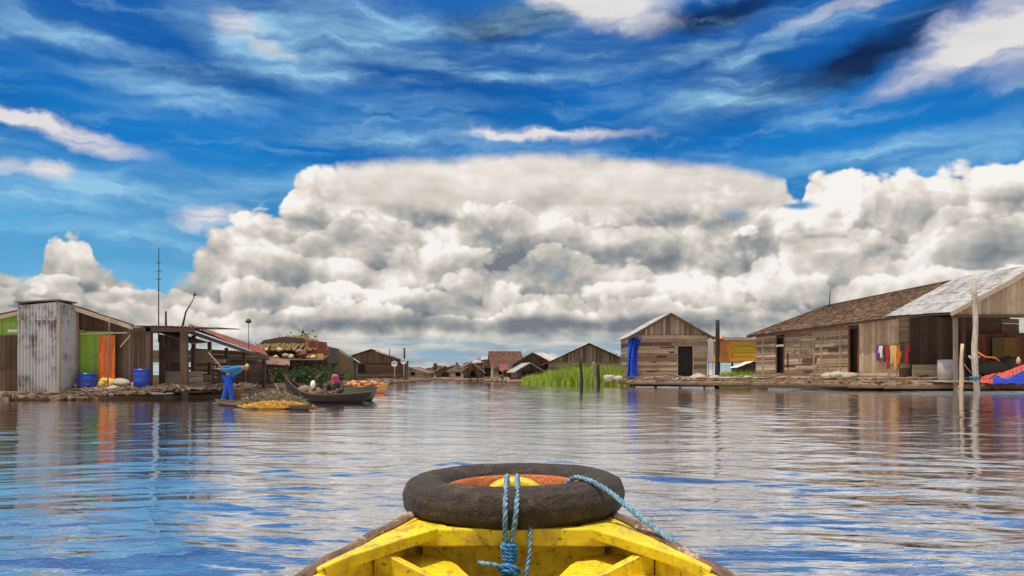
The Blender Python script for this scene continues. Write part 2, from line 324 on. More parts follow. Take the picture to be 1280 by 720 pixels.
# ---------------------------------------------------------------- mesh helper
def origin(o):
    v = Vector((0, 0, 0))
    while o is not None: v += o.location; o = o.parent
    return v
class MB:
    def __init__(s): s.v = []; s.f = []; s.uv = []
    def face(s, pts, uvs=None):
        b = len(s.v); s.v += [tuple(p) for p in pts]; s.f.append(tuple(range(b, b+len(pts)))); s.uv += list(uvs) if uvs else [(0, 0)]*len(pts)
    def hexa(s, c, L=None):
        """8 corners: 0-3 one end, 4-7 the other end; length runs 0 -> 4"""
        c = [Vector(p) for p in c]; b = len(s.v); s.v += [tuple(p) for p in c]
        L = (c[4]-c[0]).length; w = (c[1]-c[0]).length; t = (c[3]-c[0]).length
        for q in ((0, 3, 2, 1), (4, 5, 6, 7), (0, 1, 5, 4), (1, 2, 6, 5), (2, 3, 7, 6), (3, 0, 4, 7)):
            s.f.append(tuple(b+i for i in q))
            for i in q:
                j = i % 4
                s.uv.append((L if i >= 4 else 0, (0, w, w+t, 2*w+t)[j] if q != (3, 0, 4, 7) else (0, 0, 0, t)[j]))
    def beam(s, p0, p1, w, h, up=(0, 0, 1), w1=None, h1=None):
        p0, p1 = Vector(p0), Vector(p1); d = (p1-p0).normalized(); up = Vector(up)
        if abs(d.dot(up)) > .98: up = Vector((0, 1, 0)) if abs(d.y) < .9 else Vector((1, 0, 0))
        sd_ = d.cross(up).normalized(); u = sd_.cross(d).normalized()
        w1 = w if w1 is None else w1; h1 = h if h1 is None else h1
        def ring(p, w, h): return [p-sd_*w/2-u*h/2, p+sd_*w/2-u*h/2, p+sd_*w/2+u*h/2, p-sd_*w/2+u*h/2]
        s.hexa(ring(p0, w, h)+ring(p1, w1, h1)); return s
    def box(s, c, sz, rz=0):
        c = Vector(c); m = Matrix.Rotation(rz, 3, 'Z'); x, y, z = [k/2 for k in sz]
        if sz[0] >= sz[1]: l = [(-x, -y, -z), (-x, y, -z), (-x, y, z), (-x, -y, z), (x, -y, -z), (x, y, -z), (x, y, z), (x, -y, z)]
        else: l = [(x, -y, -z), (-x, -y, -z), (-x, -y, z), (x, -y, z), (x, y, -z), (-x, y, -z), (-x, y, z), (x, y, z)]
        s.hexa([c+m@Vector(p) for p in l]); return s
    def prism(s, pts, off):
        pts = [Vector(p) for p in pts]; off = Vector(off); n = len(pts); b = len(s.v)
        s.v += [tuple(p) for p in pts]+[tuple(p+off) for p in pts]
        e1 = (pts[1]-pts[0]).normalized(); nn = e1.cross(off.normalized())
        def U(p): return ((p-pts[0]).dot(e1), (p-pts[0]).dot(nn))
        s.f.append(tuple(b+i for i in range(n))[::-1]); s.uv += [U(pts[i]) for i in range(n)][::-1]
        s.f.append(tuple(b+n+i for i in range(n))); s.uv += [U(p) for p in pts]
        for i in range(n):
            j = (i+1) % n; s.f.append((b+i, b+j, b+n+j, b+n+i)); s.uv += [(0, 0), ((pts[j]-pts[i]).length, 0), ((pts[j]-pts[i]).length, off.length), (0, off.length)]
        return s
    def tube(s, pts, rad, seg=8, cap=True):
        pts = [Vector(p) for p in pts]; n = len(pts); b = len(s.v)
        if not hasattr(rad, '__len__'): rad = [rad]*n
        t0 = (pts[1]-pts[0]).normalized(); a = Vector((0, 0, 1)) if abs(t0.z) < .9 else Vector((1, 0, 0))
        u = (a-t0*a.dot(t0)).normalized(); L = 0; Ls = []
        for i, p in enumerate(pts):
            t = (pts[min(i+1, n-1)]-pts[max(i-1, 0)]).normalized(); u = (u-t*u.dot(t)).normalized(); w = t.cross(u)
            if i: L += (p-pts[i-1]).length
            Ls.append(L)
            for k in range(seg):
                an = 2*math.pi*k/seg; s.v.append(tuple(p+(u*math.cos(an)+w*math.sin(an))*rad[i]))
        for i in range(n-1):
            for k in range(seg):
                k2 = (k+1) % seg; s.f.append((b+i*seg+k, b+i*seg+k2, b+(i+1)*seg+k2, b+(i+1)*seg+k))
                c = 2*math.pi*rad[0]/seg
                s.uv += [(Ls[i], k*c), (Ls[i], (k+1)*c), (Ls[i+1], (k+1)*c), (Ls[i+1], k*c)]
        if cap:
            s.f.append(tuple(b+k for k in range(seg))[::-1]); s.uv += [(0, k*.01) for k in range(seg)]
            s.f.append(tuple(b+(n-1)*seg+k for k in range(seg))); s.uv += [(0, k*.01) for k in range(seg)]
        return s
    def lathe(s, c, prof, seg=20, sx=1.0, sy=1.0):
        c = Vector(c); b = len(s.v); n = len(prof)
        for r, z in prof:
            for k in range(seg):
                a = 2*math.pi*k/seg; s.v.append((c.x+r*math.cos(a)*sx, c.y+r*math.sin(a)*sy, c.z+z))
        for i in range(n-1):
            for k in range(seg):
                k2 = (k+1) % seg; s.f.append((b+i*seg+k, b+i*seg+k2, b+(i+1)*seg+k2, b+(i+1)*seg+k)); s.uv += [(k/seg, i/n), ((k+1)/seg, i/n), ((k+1)/seg, (i+1)/n), (k/seg, (i+1)/n)]
        s.f.append(tuple(b+k for k in range(seg))[::-1]); s.uv += [(0, 0)]*seg
        s.f.append(tuple(b+(n-1)*seg+k for k in range(seg))); s.uv += [(0, 0)]*seg
        return s
    def lump(s, c, r, seg=10, rings=6, jit=.2, rs=None):
        rs = rs or rng; c = Vector(c); b = len(s.v)
        ph = [rs.uniform(0, 6.28) for _ in range(4)]
        for i in range(rings+1):
            th = math.pi*i/rings
            for k in range(seg):
                a = 2*math.pi*k/seg
                q = 1+jit*(math.sin(2*a+ph[0]+th)+math.sin(3*a+ph[1]-2*th)*.6+math.sin(th*4+ph[2])*.5)
                s.v.append((c.x+r[0]*q*math.sin(th)*math.cos(a), c.y+r[1]*q*math.sin(th)*math.sin(a), c.z+r[2]*q*math.cos(th)))
        for i in range(rings):
            for k in range(seg):
                k2 = (k+1) % seg; s.f.append((b+i*seg+k, b+(i+1)*seg+k, b+(i+1)*seg+k2, b+i*seg+k2)); s.uv += [(0, 0)]*4
        return s
    def corr(s, p00, p10, p11, p01, pitch=.10, amp=.018, thick=.004, res=6):
        """corrugated sheet: waves vary from p00 to p10, ribs run p00 -> p01"""
        p00, p10, p11, p01 = [Vector(p) for p in (p00, p10, p11, p01)]
        n = max(2, int((p10-p00).length/pitch))*res
        nrm_ = (p10-p00).cross(p01-p00).normalized(); b = len(s.v)
        for side in (0, 1):
            for j, (a, c) in enumerate(((p00, p10), (p01, p11))):
                for i in range(n+1):
                    t = i/n; s.v.append(tuple(a.lerp(c, t)+nrm_*(amp*math.sin(2*math.pi*i/res)+side*thick)))
        m = n+1; L = (p01-p00).length; Wd = (p10-p00).length
        def idx(side, j, i): return b+side*2*m+j*m+i
        for side in (0, 1):
            for i in range(n):
                q = (idx(side, 0, i), idx(side, 0, i+1), idx(side, 1, i+1), idx(side, 1, i))
                u = [(0, i/n*Wd), (0, (i+1)/n*Wd), (L, (i+1)/n*Wd), (L, i/n*Wd)]
                if not side: q = q[::-1]; u = u[::-1]
                s.f.append(q); s.uv += u
        for j in (0, 1):
            for i in range(n): s.f.append((idx(0, j, i), idx(0, j, i+1), idx(1, j, i+1), idx(1, j, i))); s.uv += [(0, 0)]*4
        for i in (0, n): s.f.append((idx(0, 0, i), idx(0, 1, i), idx(1, 1, i), idx(1, 0, i))); s.uv += [(0, 0)]*4
        return s
    def build(s, name, mat, parent=None, smooth=False):
        o0 = origin(parent); me = bpy.data.meshes.new(name)
        me.from_pydata([tuple(Vector(p)-o0) for p in s.v], [], s.f)
        ul = me.uv_layers.new(name='UVMap'); ul.data.foreach_set('uv', np.array(s.uv, dtype='f').ravel())
        me.materials.append(MATS[mat] if isinstance(mat, str) else mat)
        if smooth: me.polygons.foreach_set('use_smooth', [True]*len(me.polygons))
        me.update(); o = bpy.data.objects.new(name, me); COL.objects.link(o)
        if parent is not None: o.parent = parent
        return o
def thing(name, label, cat, loc=(0, 0, 0), group=None):
    o = bpy.data.objects.new(name, None); COL.objects.link(o); o.location = loc; o.empty_display_size = .2
    o['label'] = label; o['category'] = cat
    if group: o['group'] = group
    return o
def tag(o, label=None, cat=None, group=None, kind=None):
    # a top-level mesh gets its origin at its own base
    if o.parent is None and o.type == 'MESH' and kind != 'structure':
        n = len(o.data.vertices); co = np.empty(n*3, 'f'); o.data.vertices.foreach_get('co', co); co = co.reshape(-1, 3)
        c = np.array([(co[:, 0].min()+co[:, 0].max())/2, (co[:, 1].min()+co[:, 1].max())/2, co[:, 2].min()], 'f')
        o.data.vertices.foreach_set('co', (co-c).ravel()); o.data.update(); o.location = [float(k) for k in c]
    if label: o['label'] = label
    if cat: o['category'] = cat
    if group: o['group'] = group
    if kind: o['kind'] = kind
    return o
def P(x, y, Y): return Vector(((x-640)/1000*Y, Y, EYE+(469-y)/1000*Y))
def G(x, Y, z): return Vector(((x-640)/1000*Y, Y, z))

def hplanks(mb, A, B, z0, z1, n, holes=(), th=.03, out=1, zt=None):
    """horizontal boards between plan points A, B; holes (s0, s1, z0, z1) in metres along the wall; zt(s) caps the top"""
    A, B = Vector((A[0], A[1], 0)), Vector((B[0], B[1], 0)); L = (B-A).length; d = (B-A)/L; nv = Vector((d.y, -d.x, 0))*out
    hgt = (z1-z0)/n
    for i in range(n):
        za, zb = z0+i*hgt, z0+(i+1)*hgt-.012; segs = [(0, L)]
        for s0, s1, h0, h1 in holes:
            if za < h1-.02 and zb > h0+.02:
                ns_ = []
                for a, b in segs:
                    if s1 <= a or s0 >= b: ns_.append((a, b)); continue
                    if a < s0: ns_.append((a, s0))
                    if b > s1: ns_.append((s1, b))
                segs = ns_
        fs = []
        for a, b in segs:
            while b-a > 4.2: c = a+rng.uniform(2.2, 3.8); fs.append((a, c-.004)); a = c
            fs.append((a, b))
        for a, b in fs:
            o = rng.uniform(0, .03); j = rng.uniform(-.022, .022)
            p0, p1 = A+d*a+nv*o, A+d*b+nv*o
            mb.hexa([p0+Vector((0, 0, za+j)), p0+nv*th+Vector((0, 0, za+j)), p0+nv*(th-.006)+Vector((0, 0, zb)), p0+Vector((0, 0, zb)),
                     p1+Vector((0, 0, za-j)), p1+nv*th+Vector((0, 0, za-j)), p1+nv*(th-.006)+Vector((0, 0, zb)), p1+Vector((0, 0, zb))])
    return mb
def vplanks(mb, A, B, zb, zt, w=.2, holes=(), th=.025, out=1):
    """vertical boards; zb, zt are numbers or functions of the distance along the wall"""
    A, B = Vector((A[0], A[1], 0)), Vector((B[0], B[1], 0)); L = (B-A).length; d = (B-A)/L; nv = Vector((d.y, -d.x, 0))*out
    fb = zb if callable(zb) else (lambda s: zb); ft = zt if callable(zt) else (lambda s: zt)
    s = 0
    while s < L-.02:
        ww = min(w*rng.uniform(.8, 1.2), L-s); o = rng.uniform(0, .018); a, b = s, s+ww-.01
        spans = [(fb(a), fb(b), ft(a), ft(b))]
        for s0, s1, h0, h1 in holes:
            if (a+b)/2 > s0 and (a+b)/2 < s1:
                spans = [(fb(a), fb(b), h0, h0), (h1, h1, ft(a), ft(b))]
        for q0, q1, r0, r1 in spans:
            if r0-q0 < .02 and r1-q1 < .02: continue
            p0, p1 = A+d*a+nv*o, A+d*b+nv*o; Z = lambda p, z: p+Vector((0, 0, z))
            mb.hexa([Z(p0, q0), Z(p1, q1), Z(p1+nv*th, q1), Z(p0+nv*th, q0), Z(p0, r0), Z(p1, r1), Z(p1+nv*th, r1), Z(p0+nv*th, r0)])
        s += ww
    return mb
def sheets(mb, E0, E1, R1, R0, nx, ny, pitch=.12, amp=.02):
    """corrugated sheets laid in nx columns and ny overlapping rows; E = eave, R = ridge"""
    E0, E1, R1, R0 = [Vector(p) for p in (E0, E1, R1, R0)]; nv = (E1-E0).cross(R0-E0).normalized()
    if nv.z < 0: nv = -nv
    def S(u, v): return E0.lerp(E1, u).lerp(R0.lerp(R1, u), v)
    for i in range(nx):
        for j in range(ny):
            u0, u1 = i/nx-.004, (i+1)/nx+.004; v0, v1 = j/ny-(.04/ny if j else 0)+rng.uniform(-.006, .006), (j+1)/ny
            lift = nv*((i % 2)*.008+(j)*.006+rng.uniform(0, .006))
            mb.corr(S(u0, v0)+lift+nv*.012, S(u1, v0)+lift+nv*.012, S(u1, v1)+lift, S(u0, v1)+lift, pitch, amp)
    return mb
def shingle_roof(mb, E0, E1, R1, R0, rows, w=.22):
    E0, E1, R1, R0 = [Vector(p) for p in (E0, E1, R1, R0)]; nv = (E1-E0).cross(R0-E0).normalized()
    if nv.z < 0: nv = -nv
    def S(u, v): return E0.lerp(E1, u).lerp(R0.lerp(R1, u), v)
    for j in range(rows):
        v0 = j/rows-.35/rows; v1 = (j+1)/rows; L = (S(1, v0)-S(0, v0)).length; n = int(L/w)
        for i in range(n):
            a, b = (i+.03)/n, (i+.97)/n; k = rng.uniform(-.12, .12)/rows; t = rng.uniform(.02, .045)
            q = [S(a, v0+k), S(b, v0+k), S(b, v1), S(a, v1)]
            mb.hexa([q[0]+nv*.02, q[1]+nv*.02, q[1]+nv*(.02+t), q[0]+nv*(.02+t), q[3]-nv*.005, q[2]-nv*.005, q[2]+nv*.012, q[3]+nv*.012])
    return mb
def slab(mb, pts, t):
    pts = [Vector(p) for p in pts]; nv = (pts[1]-pts[0]).cross(pts[2]-pts[0]).normalized()
    if nv.z > 0: nv = -nv
    return mb.prism(pts, nv*t)
def pole(name, label, cat, p0, p1, r0, r1, mat, group=None, bend=.0, knots=0, seg=8, seed=1):
    rs = random.Random(seed); p0, p1 = Vector(p0), Vector(p1); n = 9 if bend else 2; pts = []; rr = []
    for i in range(n):
        t = i/(n-1); off = Vector((math.sin(t*7+seed)*bend+rs.uniform(-.3, .3)*bend, math.cos(t*5+seed)*bend, 0)) if 0 < i < n-1 else Vector((0, 0, 0))
        pts.append(p0.lerp(p1, t)+off); rr.append((r0+(r1-r0)*t)*(1+rs.uniform(-.08, .12)*(bend > 0)))
    mb = MB().tube(pts, rr, seg)
    for k in range(knots):
        i = rs.randrange(2, n-1); a = rs.uniform(0, 6.28); q = pts[i]
        mb.tube([q, q+Vector((math.cos(a)*rr[i]*2.0, math.sin(a)*rr[i]*2.0, rr[i]*1.6))], [rr[i]*.5, rr[i]*.3], 6)
    o = mb.build(name, mat, None, True); return tag(o, label, cat, group)
# ---------------------------------------------------------------- water
def make_water():
    nr = np.random.default_rng(5)
    rad = np.concatenate([np.linspace(.02, 1.9, 12), np.exp(np.linspace(math.log(2.0), math.log(120), 880)), np.exp(np.linspace(math.log(126), math.log(9000), 60))])
    fr = np.linspace(R(-41), R(41), 560); rest = np.linspace(R(41), R(319), 90)[1:-1]
    ang = np.concatenate([fr, rest]); nA, nR = len(ang), len(rad)
    A, D = np.meshgrid(ang, rad); X = (D*np.sin(A)).astype('f8'); Y = (D*np.cos(A)).astype('f8')
    sp = np.gradient(rad)[:, None]*np.ones_like(X); sa = D*R(82/560); cell = np.maximum(sp, sa)
    Z = np.zeros_like(X)
    # slow patches of calmer and rougher water
    rough = .78+.30*np.sin(X*.33+Y*.11+1)*np.sin(Y*.29-X*.07)+.22*np.sin(X*.9+2+Y*.4)*np.sin(Y*.7+X*.3)
    wx = X+.35*np.sin(Y*.8+X*.35)+.2*np.sin(X*1.3+1.7); wy = Y+.22*np.sin(X*.7+.5)+.14*np.sin(X*1.9+Y*.6)
    for i in range(70):
        lam = math.exp(nr.uniform(math.log(.14), math.log(1.7))); k = 2*math.pi/lam
        th = nr.normal(0.10, .50); slope = .0068*(lam/.5)**.05
        ph = nr.uniform(0, 6.28); amp = slope/k
        keep = np.exp(-(cell*2.6/lam)**2)
        s = np.sin(k*(wx*math.sin(th)+wy*math.cos(th))+ph)
        pp = k*(wx*math.sin(th)+wy*math.cos(th))+ph
        Z += amp*keep*(s-.26*np.cos(2*pp))
    Z *= rough; Z[D > 115] = 0
    near = np.clip((D-1.2)/1.0, 0, 1); Z *= near
    v = np.stack([X, Y, Z], -1).reshape(-1, 3)
    ii, jj = np.meshgrid(np.arange(nR-1), np.arange(nA), indexing='ij'); j2 = (jj+1) % nA
    f = np.stack([ii*nA+jj, (ii+1)*nA+jj, (ii+1)*nA+j2, ii*nA+j2], -1).reshape(-1, 4)[:, ::-1]
    me = bpy.data.meshes.new('water'); me.vertices.add(len(v)); me.vertices.foreach_set('co', v.astype('f').ravel())
    me.loops.add(f.size); me.loops.foreach_set('vertex_index', f.astype('i').ravel()); me.polygons.add(len(f))
    me.polygons.foreach_set('loop_start', np.arange(0, f.size, 4, dtype='i'))
    me.polygons.foreach_set('use_smooth', np.ones(len(f), dtype=bool)); me.update(calc_edges=True); me.validate()
    o = bpy.data.objects.new('water', me); COL.objects.link(o); o['kind'] = 'structure'
    m, q, p = new_mat('river_water')
    p.inputs['Base Color'].default_value = (.075, .07, .066, 1); p.inputs['Roughness'].default_value = .03
    p.inputs['IOR'].default_value = 2.6
    c = obj_c(q)
    b1 = q.noise(q.vm('MULTIPLY', c, (1.8, 7.5, 1)), 1.0, 4, .6, .6)
    b2 = q.noise(q.vm('MULTIPLY', c, (5, 16, 1)), 1.0, 3, .55)
    hh = q.m('ADD', b1, q.m('MULTIPLY', b2, .22))
    b = q.n('ShaderNodeBump'); b.inputs['Strength'].default_value = 1; b.inputs['Distance'].default_value = .0048
    q.put(b.inputs['Height'], hh); q.t.links.new(b.outputs[0], p.inputs['Normal'])
    # strongly mirroring water: dark silty body under a bright surface reflection
    fr_ = q.n('ShaderNodeFresnel'); fr_.inputs['IOR'].default_value = 1.9; q.t.links.new(b.outputs[0], fr_.inputs['Normal'])
    gl = q.n('ShaderNodeBsdfGlossy'); gl.inputs['Roughness'].default_value = .03; gl.inputs['Color'].default_value = (.97, .96, .98, 1); q.t.links.new(b.outputs[0], gl.inputs['Normal'])
    mx = q.n('ShaderNodeMixShader'); q.put(mx.inputs[0], q.mr(fr_.outputs[0], .04, .65, .60, .98))
    oo = [n for n in m.node_tree.nodes if n.type == 'OUTPUT_MATERIAL'][0]
    q.t.links.new(p.outputs[0], mx.inputs[1]); q.t.links.new(gl.outputs[0], mx.inputs[2]); q.t.links.new(mx.outputs[0], oo.inputs[0])
    p.inputs['IOR'].default_value = 1.33; p.inputs['Roughness'].default_value = .5
    me.materials.append(m); return o
make_water()
# far low river margins, so that the land closes the view
def land(name, pts, z, mat='mud'):
    mb = MB(); n = len(pts)
    mb.prism([(x, y, -.3) for x, y in pts], (0, 0, .3+z)); o = mb.build(name, mat); o['kind'] = 'structure'; return o
land('river_bank', [(-400, 600), (900, 600), (900, 1400), (-400, 1400)], .4)
# ---------------------------------------------------------------- the yellow boat in front, its tyre and ropes
def yellow_mat():
    m, q, p = new_mat('boat_yellow')
    n = q.noise(obj_c(q), 9, 6, .7); n2 = q.noise(q.vm('MULTIPLY', obj_c(q), (30, 8, 30)), 1.0, 5, .7); n3 = q.noise(obj_c(q), 55, 3, .6)
    c = q.mix(q.ss(n, .40, .66), (.80, .62, .010), (.60, .41, .012))
    c = q.mix(q.m('MULTIPLY', q.ss(n2, .48, .64), .7), c, (.34, .20, .04))
    br = q.noise(q.vm('MULTIPLY', obj_c(q), (14, 90, 14)), 1.0, 4, .6); c = q.mix(q.m('MULTIPLY', q.ss(br, .45, .6), .35), c, (.60, .40, .02))
    n4 = q.noise(obj_c(q), 3.2, 7, .75); c = q.mix(q.m('MULTIPLY', q.ss(n4, .50, .64), .55), c, (.36, .27, .03))
    c = q.mix(q.m('MULTIPLY', q.ss(n3, .62, .68), .75), c, (.16, .08, .03))
    q.put(p.inputs['Base Color'], c); q.put(p.inputs['Roughness'], q.mr(n, .3, .7, .38, .6)); bump(q, p, q.m('ADD', n2, n3), .35, .004)
def rail_mat():
    m, q, p = new_mat('worn_rail')
    n = q.noise(q.vm('MULTIPLY', obj_c(q), (60, 9, 60)), 1.0, 6, .7); n2 = q.noise(obj_c(q), 14, 5, .7)
    c = q.mix(q.ss(n, .35, .65), (.22, .12, .07), (.08, .04, .022)); c = q.mix(q.m('MULTIPLY', q.ss(n2, .55, .65), .8), c, (.52, .38, .27))
    c = q.mix(q.m('MULTIPLY', q.ss(n2, .32, .40), -1.0), c, (.6, .4, .04))
    q.put(p.inputs['Base Color'], c); p.inputs['Roughness'].default_value = .8; bump(q, p, n, .8, .006)
def rubber_mat(name, c1, c2, sp):
    m, q, p = new_mat(name)
    n = q.noise(obj_c(q), 26, 6, .7); n2 = q.noise(obj_c(q), 120, 3, .6); n3 = q.noise(q.vm('MULTIPLY', obj_c(q), (6, 6, 20)), 1.0, 5, .7)
    c = q.mix(q.ss(n, .35, .65), c1, c2); c = q.mix(q.m('MULTIPLY', q.ss(q.m('ADD', q.m('MULTIPLY', n, .5), q.m('MULTIPLY', n3, .5)), .54, .64), .75), c, sp)
    c = q.mix(q.m('MULTIPLY', q.ss(n2, .66, .74), .7), c, sp)
    q.put(p.inputs['Base Color'], c); p.inputs['Roughness'].default_value = .72; bump(q, p, q.m('ADD', q.m('MULTIPLY', n3, 1.2), q.m('ADD', q.m('MULTIPLY', n, 1.8), q.m('MULTIPLY', n2, .8))), 1.0, .008)
def rope_mat(name, c1, c2):
    m, q, p = new_mat(name)
    r = island(q); n = q.noise(obj_c(q), 90, 4, .6)
    c = q.mix(q.ss(n, .4, .6), c1, c2); q.put(p.inputs['Base Color'], c); p.inputs['Roughness'].default_value = .75
yellow_mat(); rail_mat(); rubber_mat('rubber', (.022, .013, .008), (.050, .030, .018), (.13, .085, .055)); rubber_mat('orange_band', (.66, .20, .06), (.48, .12, .04), (.75, .40, .22))
rope_mat('rope_blue', (.015, .13, .38), (.06, .25, .48)); rope_mat('rope_pale', (.20, .34, .42), (.06, .16, .27))

def interp(tab, y):
    for (a, *va), (b, *vb) in zip(tab, tab[1:]):
        if a <= y <= b: t = (y-a)/(b-a); t = t*t*(3-2*t)*.3+t*.7; return [p+(q-p)*t for p, q in zip(va, vb)]
    return list(tab[-1][1:]) if y > tab[-1][0] else list(tab[0][1:])
BT = [(-2.9, .10, .56), (-2.3, .30, .48), (-1.4, .44, .44), (-.2, .475, .43), (.8, .445, .438), (1.4, .361, .449), (1.7, .297, .455), (1.95, .232, .462), (2.2, .135, .478), (2.40, .03, .50)]
BX = .004
ys = [-2.9+5.3*i/60 for i in range(61)]
boat = thing('wooden_boat', 'yellow painted wooden boat in the foreground with a black tyre on its bow', 'boat', (BX, 0, 0))
mb = MB(); ring = []
for y in ys:
    w, z = interp(BT, y); kb = max(.04, w*.62); zb = -.10+.02*abs(y)+(max(0, y-1.8)*.45)+(max(0, -1.9-y)*.35)
    # outer chine profile left to right, then inner skin back
    out = [(-w, z), (-w*.97, z*.55+zb*.45), (-kb, zb+.03), (0, zb), (kb, zb+.03), (w*.97, z*.55+zb*.45), (w, z)]
    t = .018; wi = max(w-t, .01); ki = max(kb-t, .005)
    inn = [(wi, z), (wi*.97, z*.55+zb*.45), (ki, zb+.05), (0, zb+.03), (-ki, zb+.05), (-wi*.97, z*.55+zb*.45), (-wi, z)]
    ring.append([(BX+x, y, q) for x, q in out+inn])
b = 0; n = 14
for r_ in ring: mb.v += r_
for i in range(len(ring)-1):
    for k in range(n):
        k2 = (k+1) % n; mb.f.append((i*n+k, i*n+k2, (i+1)*n+k2, (i+1)*n+k)); mb.uv += [(0, 0)]*4
mb.f.append(tuple(range(n))); mb.uv += [(0, 0)]*n; mb.f.append(tuple((len(ring)-1)*n+k for k in range(n))[::-1]); mb.uv += [(0, 0)]*n
mb.build('hull', 'boat_yellow', boat)
for s in (-1, 1):   # worn outer rails
    mb = MB(); prev = None
    sec = [(-.014, -.022), (.010, -.022), (.013, .003), (.007, .010), (-.007, .011), (-.014, .005)]
    for i in range(90):
        y = -2.88+5.27*i/89; w, z = interp(BT, y); e = .0010*math.sin(y*31+s)+.0009*math.sin(y*77+2*s)
        mb.v += [(BX+s*(w+.006+a+e), y, z+b_+.6*e) for a, b_ in sec]
    m6 = 6
    for i in range(89):
        for k in range(m6):
            k2 = (k+1) % m6; mb.f.append((i*m6+k, i*m6+k2, (i+1)*m6+k2, (i+1)*m6+k)); mb.uv += [(0, 0)]*4
    mb.f.append(tuple(range(m6))); mb.uv += [(0, 0)]*m6; mb.f.append(tuple(89*m6+k for k in range(m6))[::-1]); mb.uv += [(0, 0)]*m6
    mb.build('gunwale_rail', 'worn_rail', boat)
def bev(o, w=.004):
    md = o.modifiers.new('bevel', 'BEVEL'); md.width = w; md.segments = 2; md.limit_method = 'ANGLE'; return o
# foredeck below the tyre, cross beam at its edge
mb = MB(); dk = []
for y in (1.83, 1.95, 2.1, 2.2, 2.32, 2.385): w, z = interp(BT, y); dk.append((w-.012, y, z-.012))
mb.prism([(BX-w, y, z) for w, y, z in dk]+[(BX+w, y, z) for w, y, z in dk[::-1]], (0, 0, -.02)); mb.build('foredeck', 'boat_yellow', boat)
w, z = interp(BT, 1.80)
bev(MB().box((BX, 1.805, .4365), (2*w-.05, .032, .040)).build('cross_beam', 'boat_yellow', boat))
MB().box((BX, 1.875, .25), (2*w-.12, .02, .33)).build('bulkhead', 'boat_yellow', boat)
# raised stem block standing in the tyre's hole
mb = MB(); prof = []
N_ = 16
for i in range(N_+1):
    a = math.pi*i/N_; prof.append((BX+.004-.088*math.cos(a), 2.035, .44+.002+.090*math.sin(a)**.7))
mb.prism(prof, (0, .09, 0)); bev(mb.build('stem_block', 'boat_yellow', boat), .008)
# knees along the rails
for s in (-1, 1):
    pl = [(.222, 1.945), (.150, 1.825), (.225, 1.69), (.312, 1.515), (.345, 1.41), (.357, 1.43), (.300, 1.675)]
    mb = MB().prism([(BX+s*a, y, .4575) for a, y in pl][::s], (0, 0, -.024)); bev(mb.build('knee', 'boat_yellow', boat), .003)
    pl = [(.360, 1.40), (.330, 1.405), (.375, 1.0), (.400, .2), (.42, .2), (.400, 1.0)]
    mb = MB().prism([(BX+s*a, y, .4505) for a, y in pl][::s], (0, 0, -.026)); bev(mb.build('inner_rail', 'boat_yellow', boat), .003)
    # bottom boards with rounded fore ends, sloping up to the side
    pl = [(.275, 1.800, .395), (.245, 1.828, .392), (.200, 1.838, .388), (.155, 1.820, .384), (.125, 1.775, .380), (.095, 1.70, .374), (.062, 1.60, .370), (.055, 1.20, .365), (.05, .4, .36), (.36, .4, .375), (.345, 1.2, .385), (.325, 1.5, .392)]
    mb = MB(); c0 = [Vector((BX+s*a, y, z)) for a, y, z in pl]; mb.prism(c0[::s], (0, 0, -.018)); bev(mb.build('bottom_board', 'boat_yellow', boat), .003)
    for yy in (1.635, 1.25, .6, -.2, -1.0):
        w, z = interp(BT, yy); mb = MB(); x0, x1 = w-.022, w-.155
        top = z-.022
        mb.prism([(BX+s*x0, yy, top), (BX+s*(x0-.03), yy, top), (BX+s*x1, yy-.03, .388), (BX+s*(x0-.03), yy, .372), (BX+s*x0, yy, .372)], (0, .03, 0))
        bev(mb.build('rib', 'boat_yellow', boat), .003)
MB().box((BX, -.75, .41), (.86, .22, .025)).build('thwart', 'boat_yellow', boat)
MB().box((BX, 0.2, .055), (.50, 3.0, .02)).build('floor_board', 'boat_yellow', boat)

# tyre
TC = Vector((.0040, 2.05, .4975)); RM, ra, rb = .2245, .0575, .0495
def torus(mb, f0, f1, ins=0.0, n=420, m=28, wob=1.0, full=True, skin=0.0):
    rows = m if full else m+1; b = len(mb.v)
    for i in range(n):
        a = 2*math.pi*i/n
        for k in range(rows):
            f = f0+(f1-f0)*k/m
            q = 1+wob*(.010*math.sin(9*a+f)+.012*math.sin(23*a+2*f)*math.cos(f)+.008*math.sin(5*a+3*f))
            # squared tread profile
            q += (.018*math.sin(11*f) if math.cos(f) > -.2 else 0); cf, sf = math.cos(f), math.sin(f); ca = math.copysign(abs(cf)**.82, cf); cb = math.copysign(abs(sf)**.9, sf)
            if full: q += .005*math.sin(41*a+7*f)*math.sin(17*f+3*a)+.003*math.sin(67*a-11*f)+(.010 if (math.sin(60*a) > .2 and math.cos(f) > .6) else 0)
            rr = RM+(ra*q+skin)*ca; zz = (rb*q+skin)*cb
            mb.v.append((TC.x+rr*math.cos(a), TC.y+rr*math.sin(a), TC.z+zz+.004*math.sin(a+1)))
    for i in range(n):
        i2 = (i+1) % n
        for k in range(m):
            k2 = (k+1) % rows if full else k+1
            mb.f.append((b+i*rows+k, b+i2*rows+k, b+i2*rows+k2, b+i*rows+k2)); mb.uv += [(0, 0)]*4
    return mb
tyre = thing('tyre', 'black rubber tyre with an orange inner face lying on the bow of the yellow boat', 'tyre', (TC.x, TC.y, .445))
torus(MB(), 0, 2*math.pi, m=72).build('rubber_casing', 'rubber', tyre, True)
mb = torus(MB(), R(154), R(246), full=False, m=10, skin=.0022); o = mb.build('inner_band', 'orange_band', tyre, True)
md = o.modifiers.new('sol', 'SOLIDIFY'); md.thickness = .003
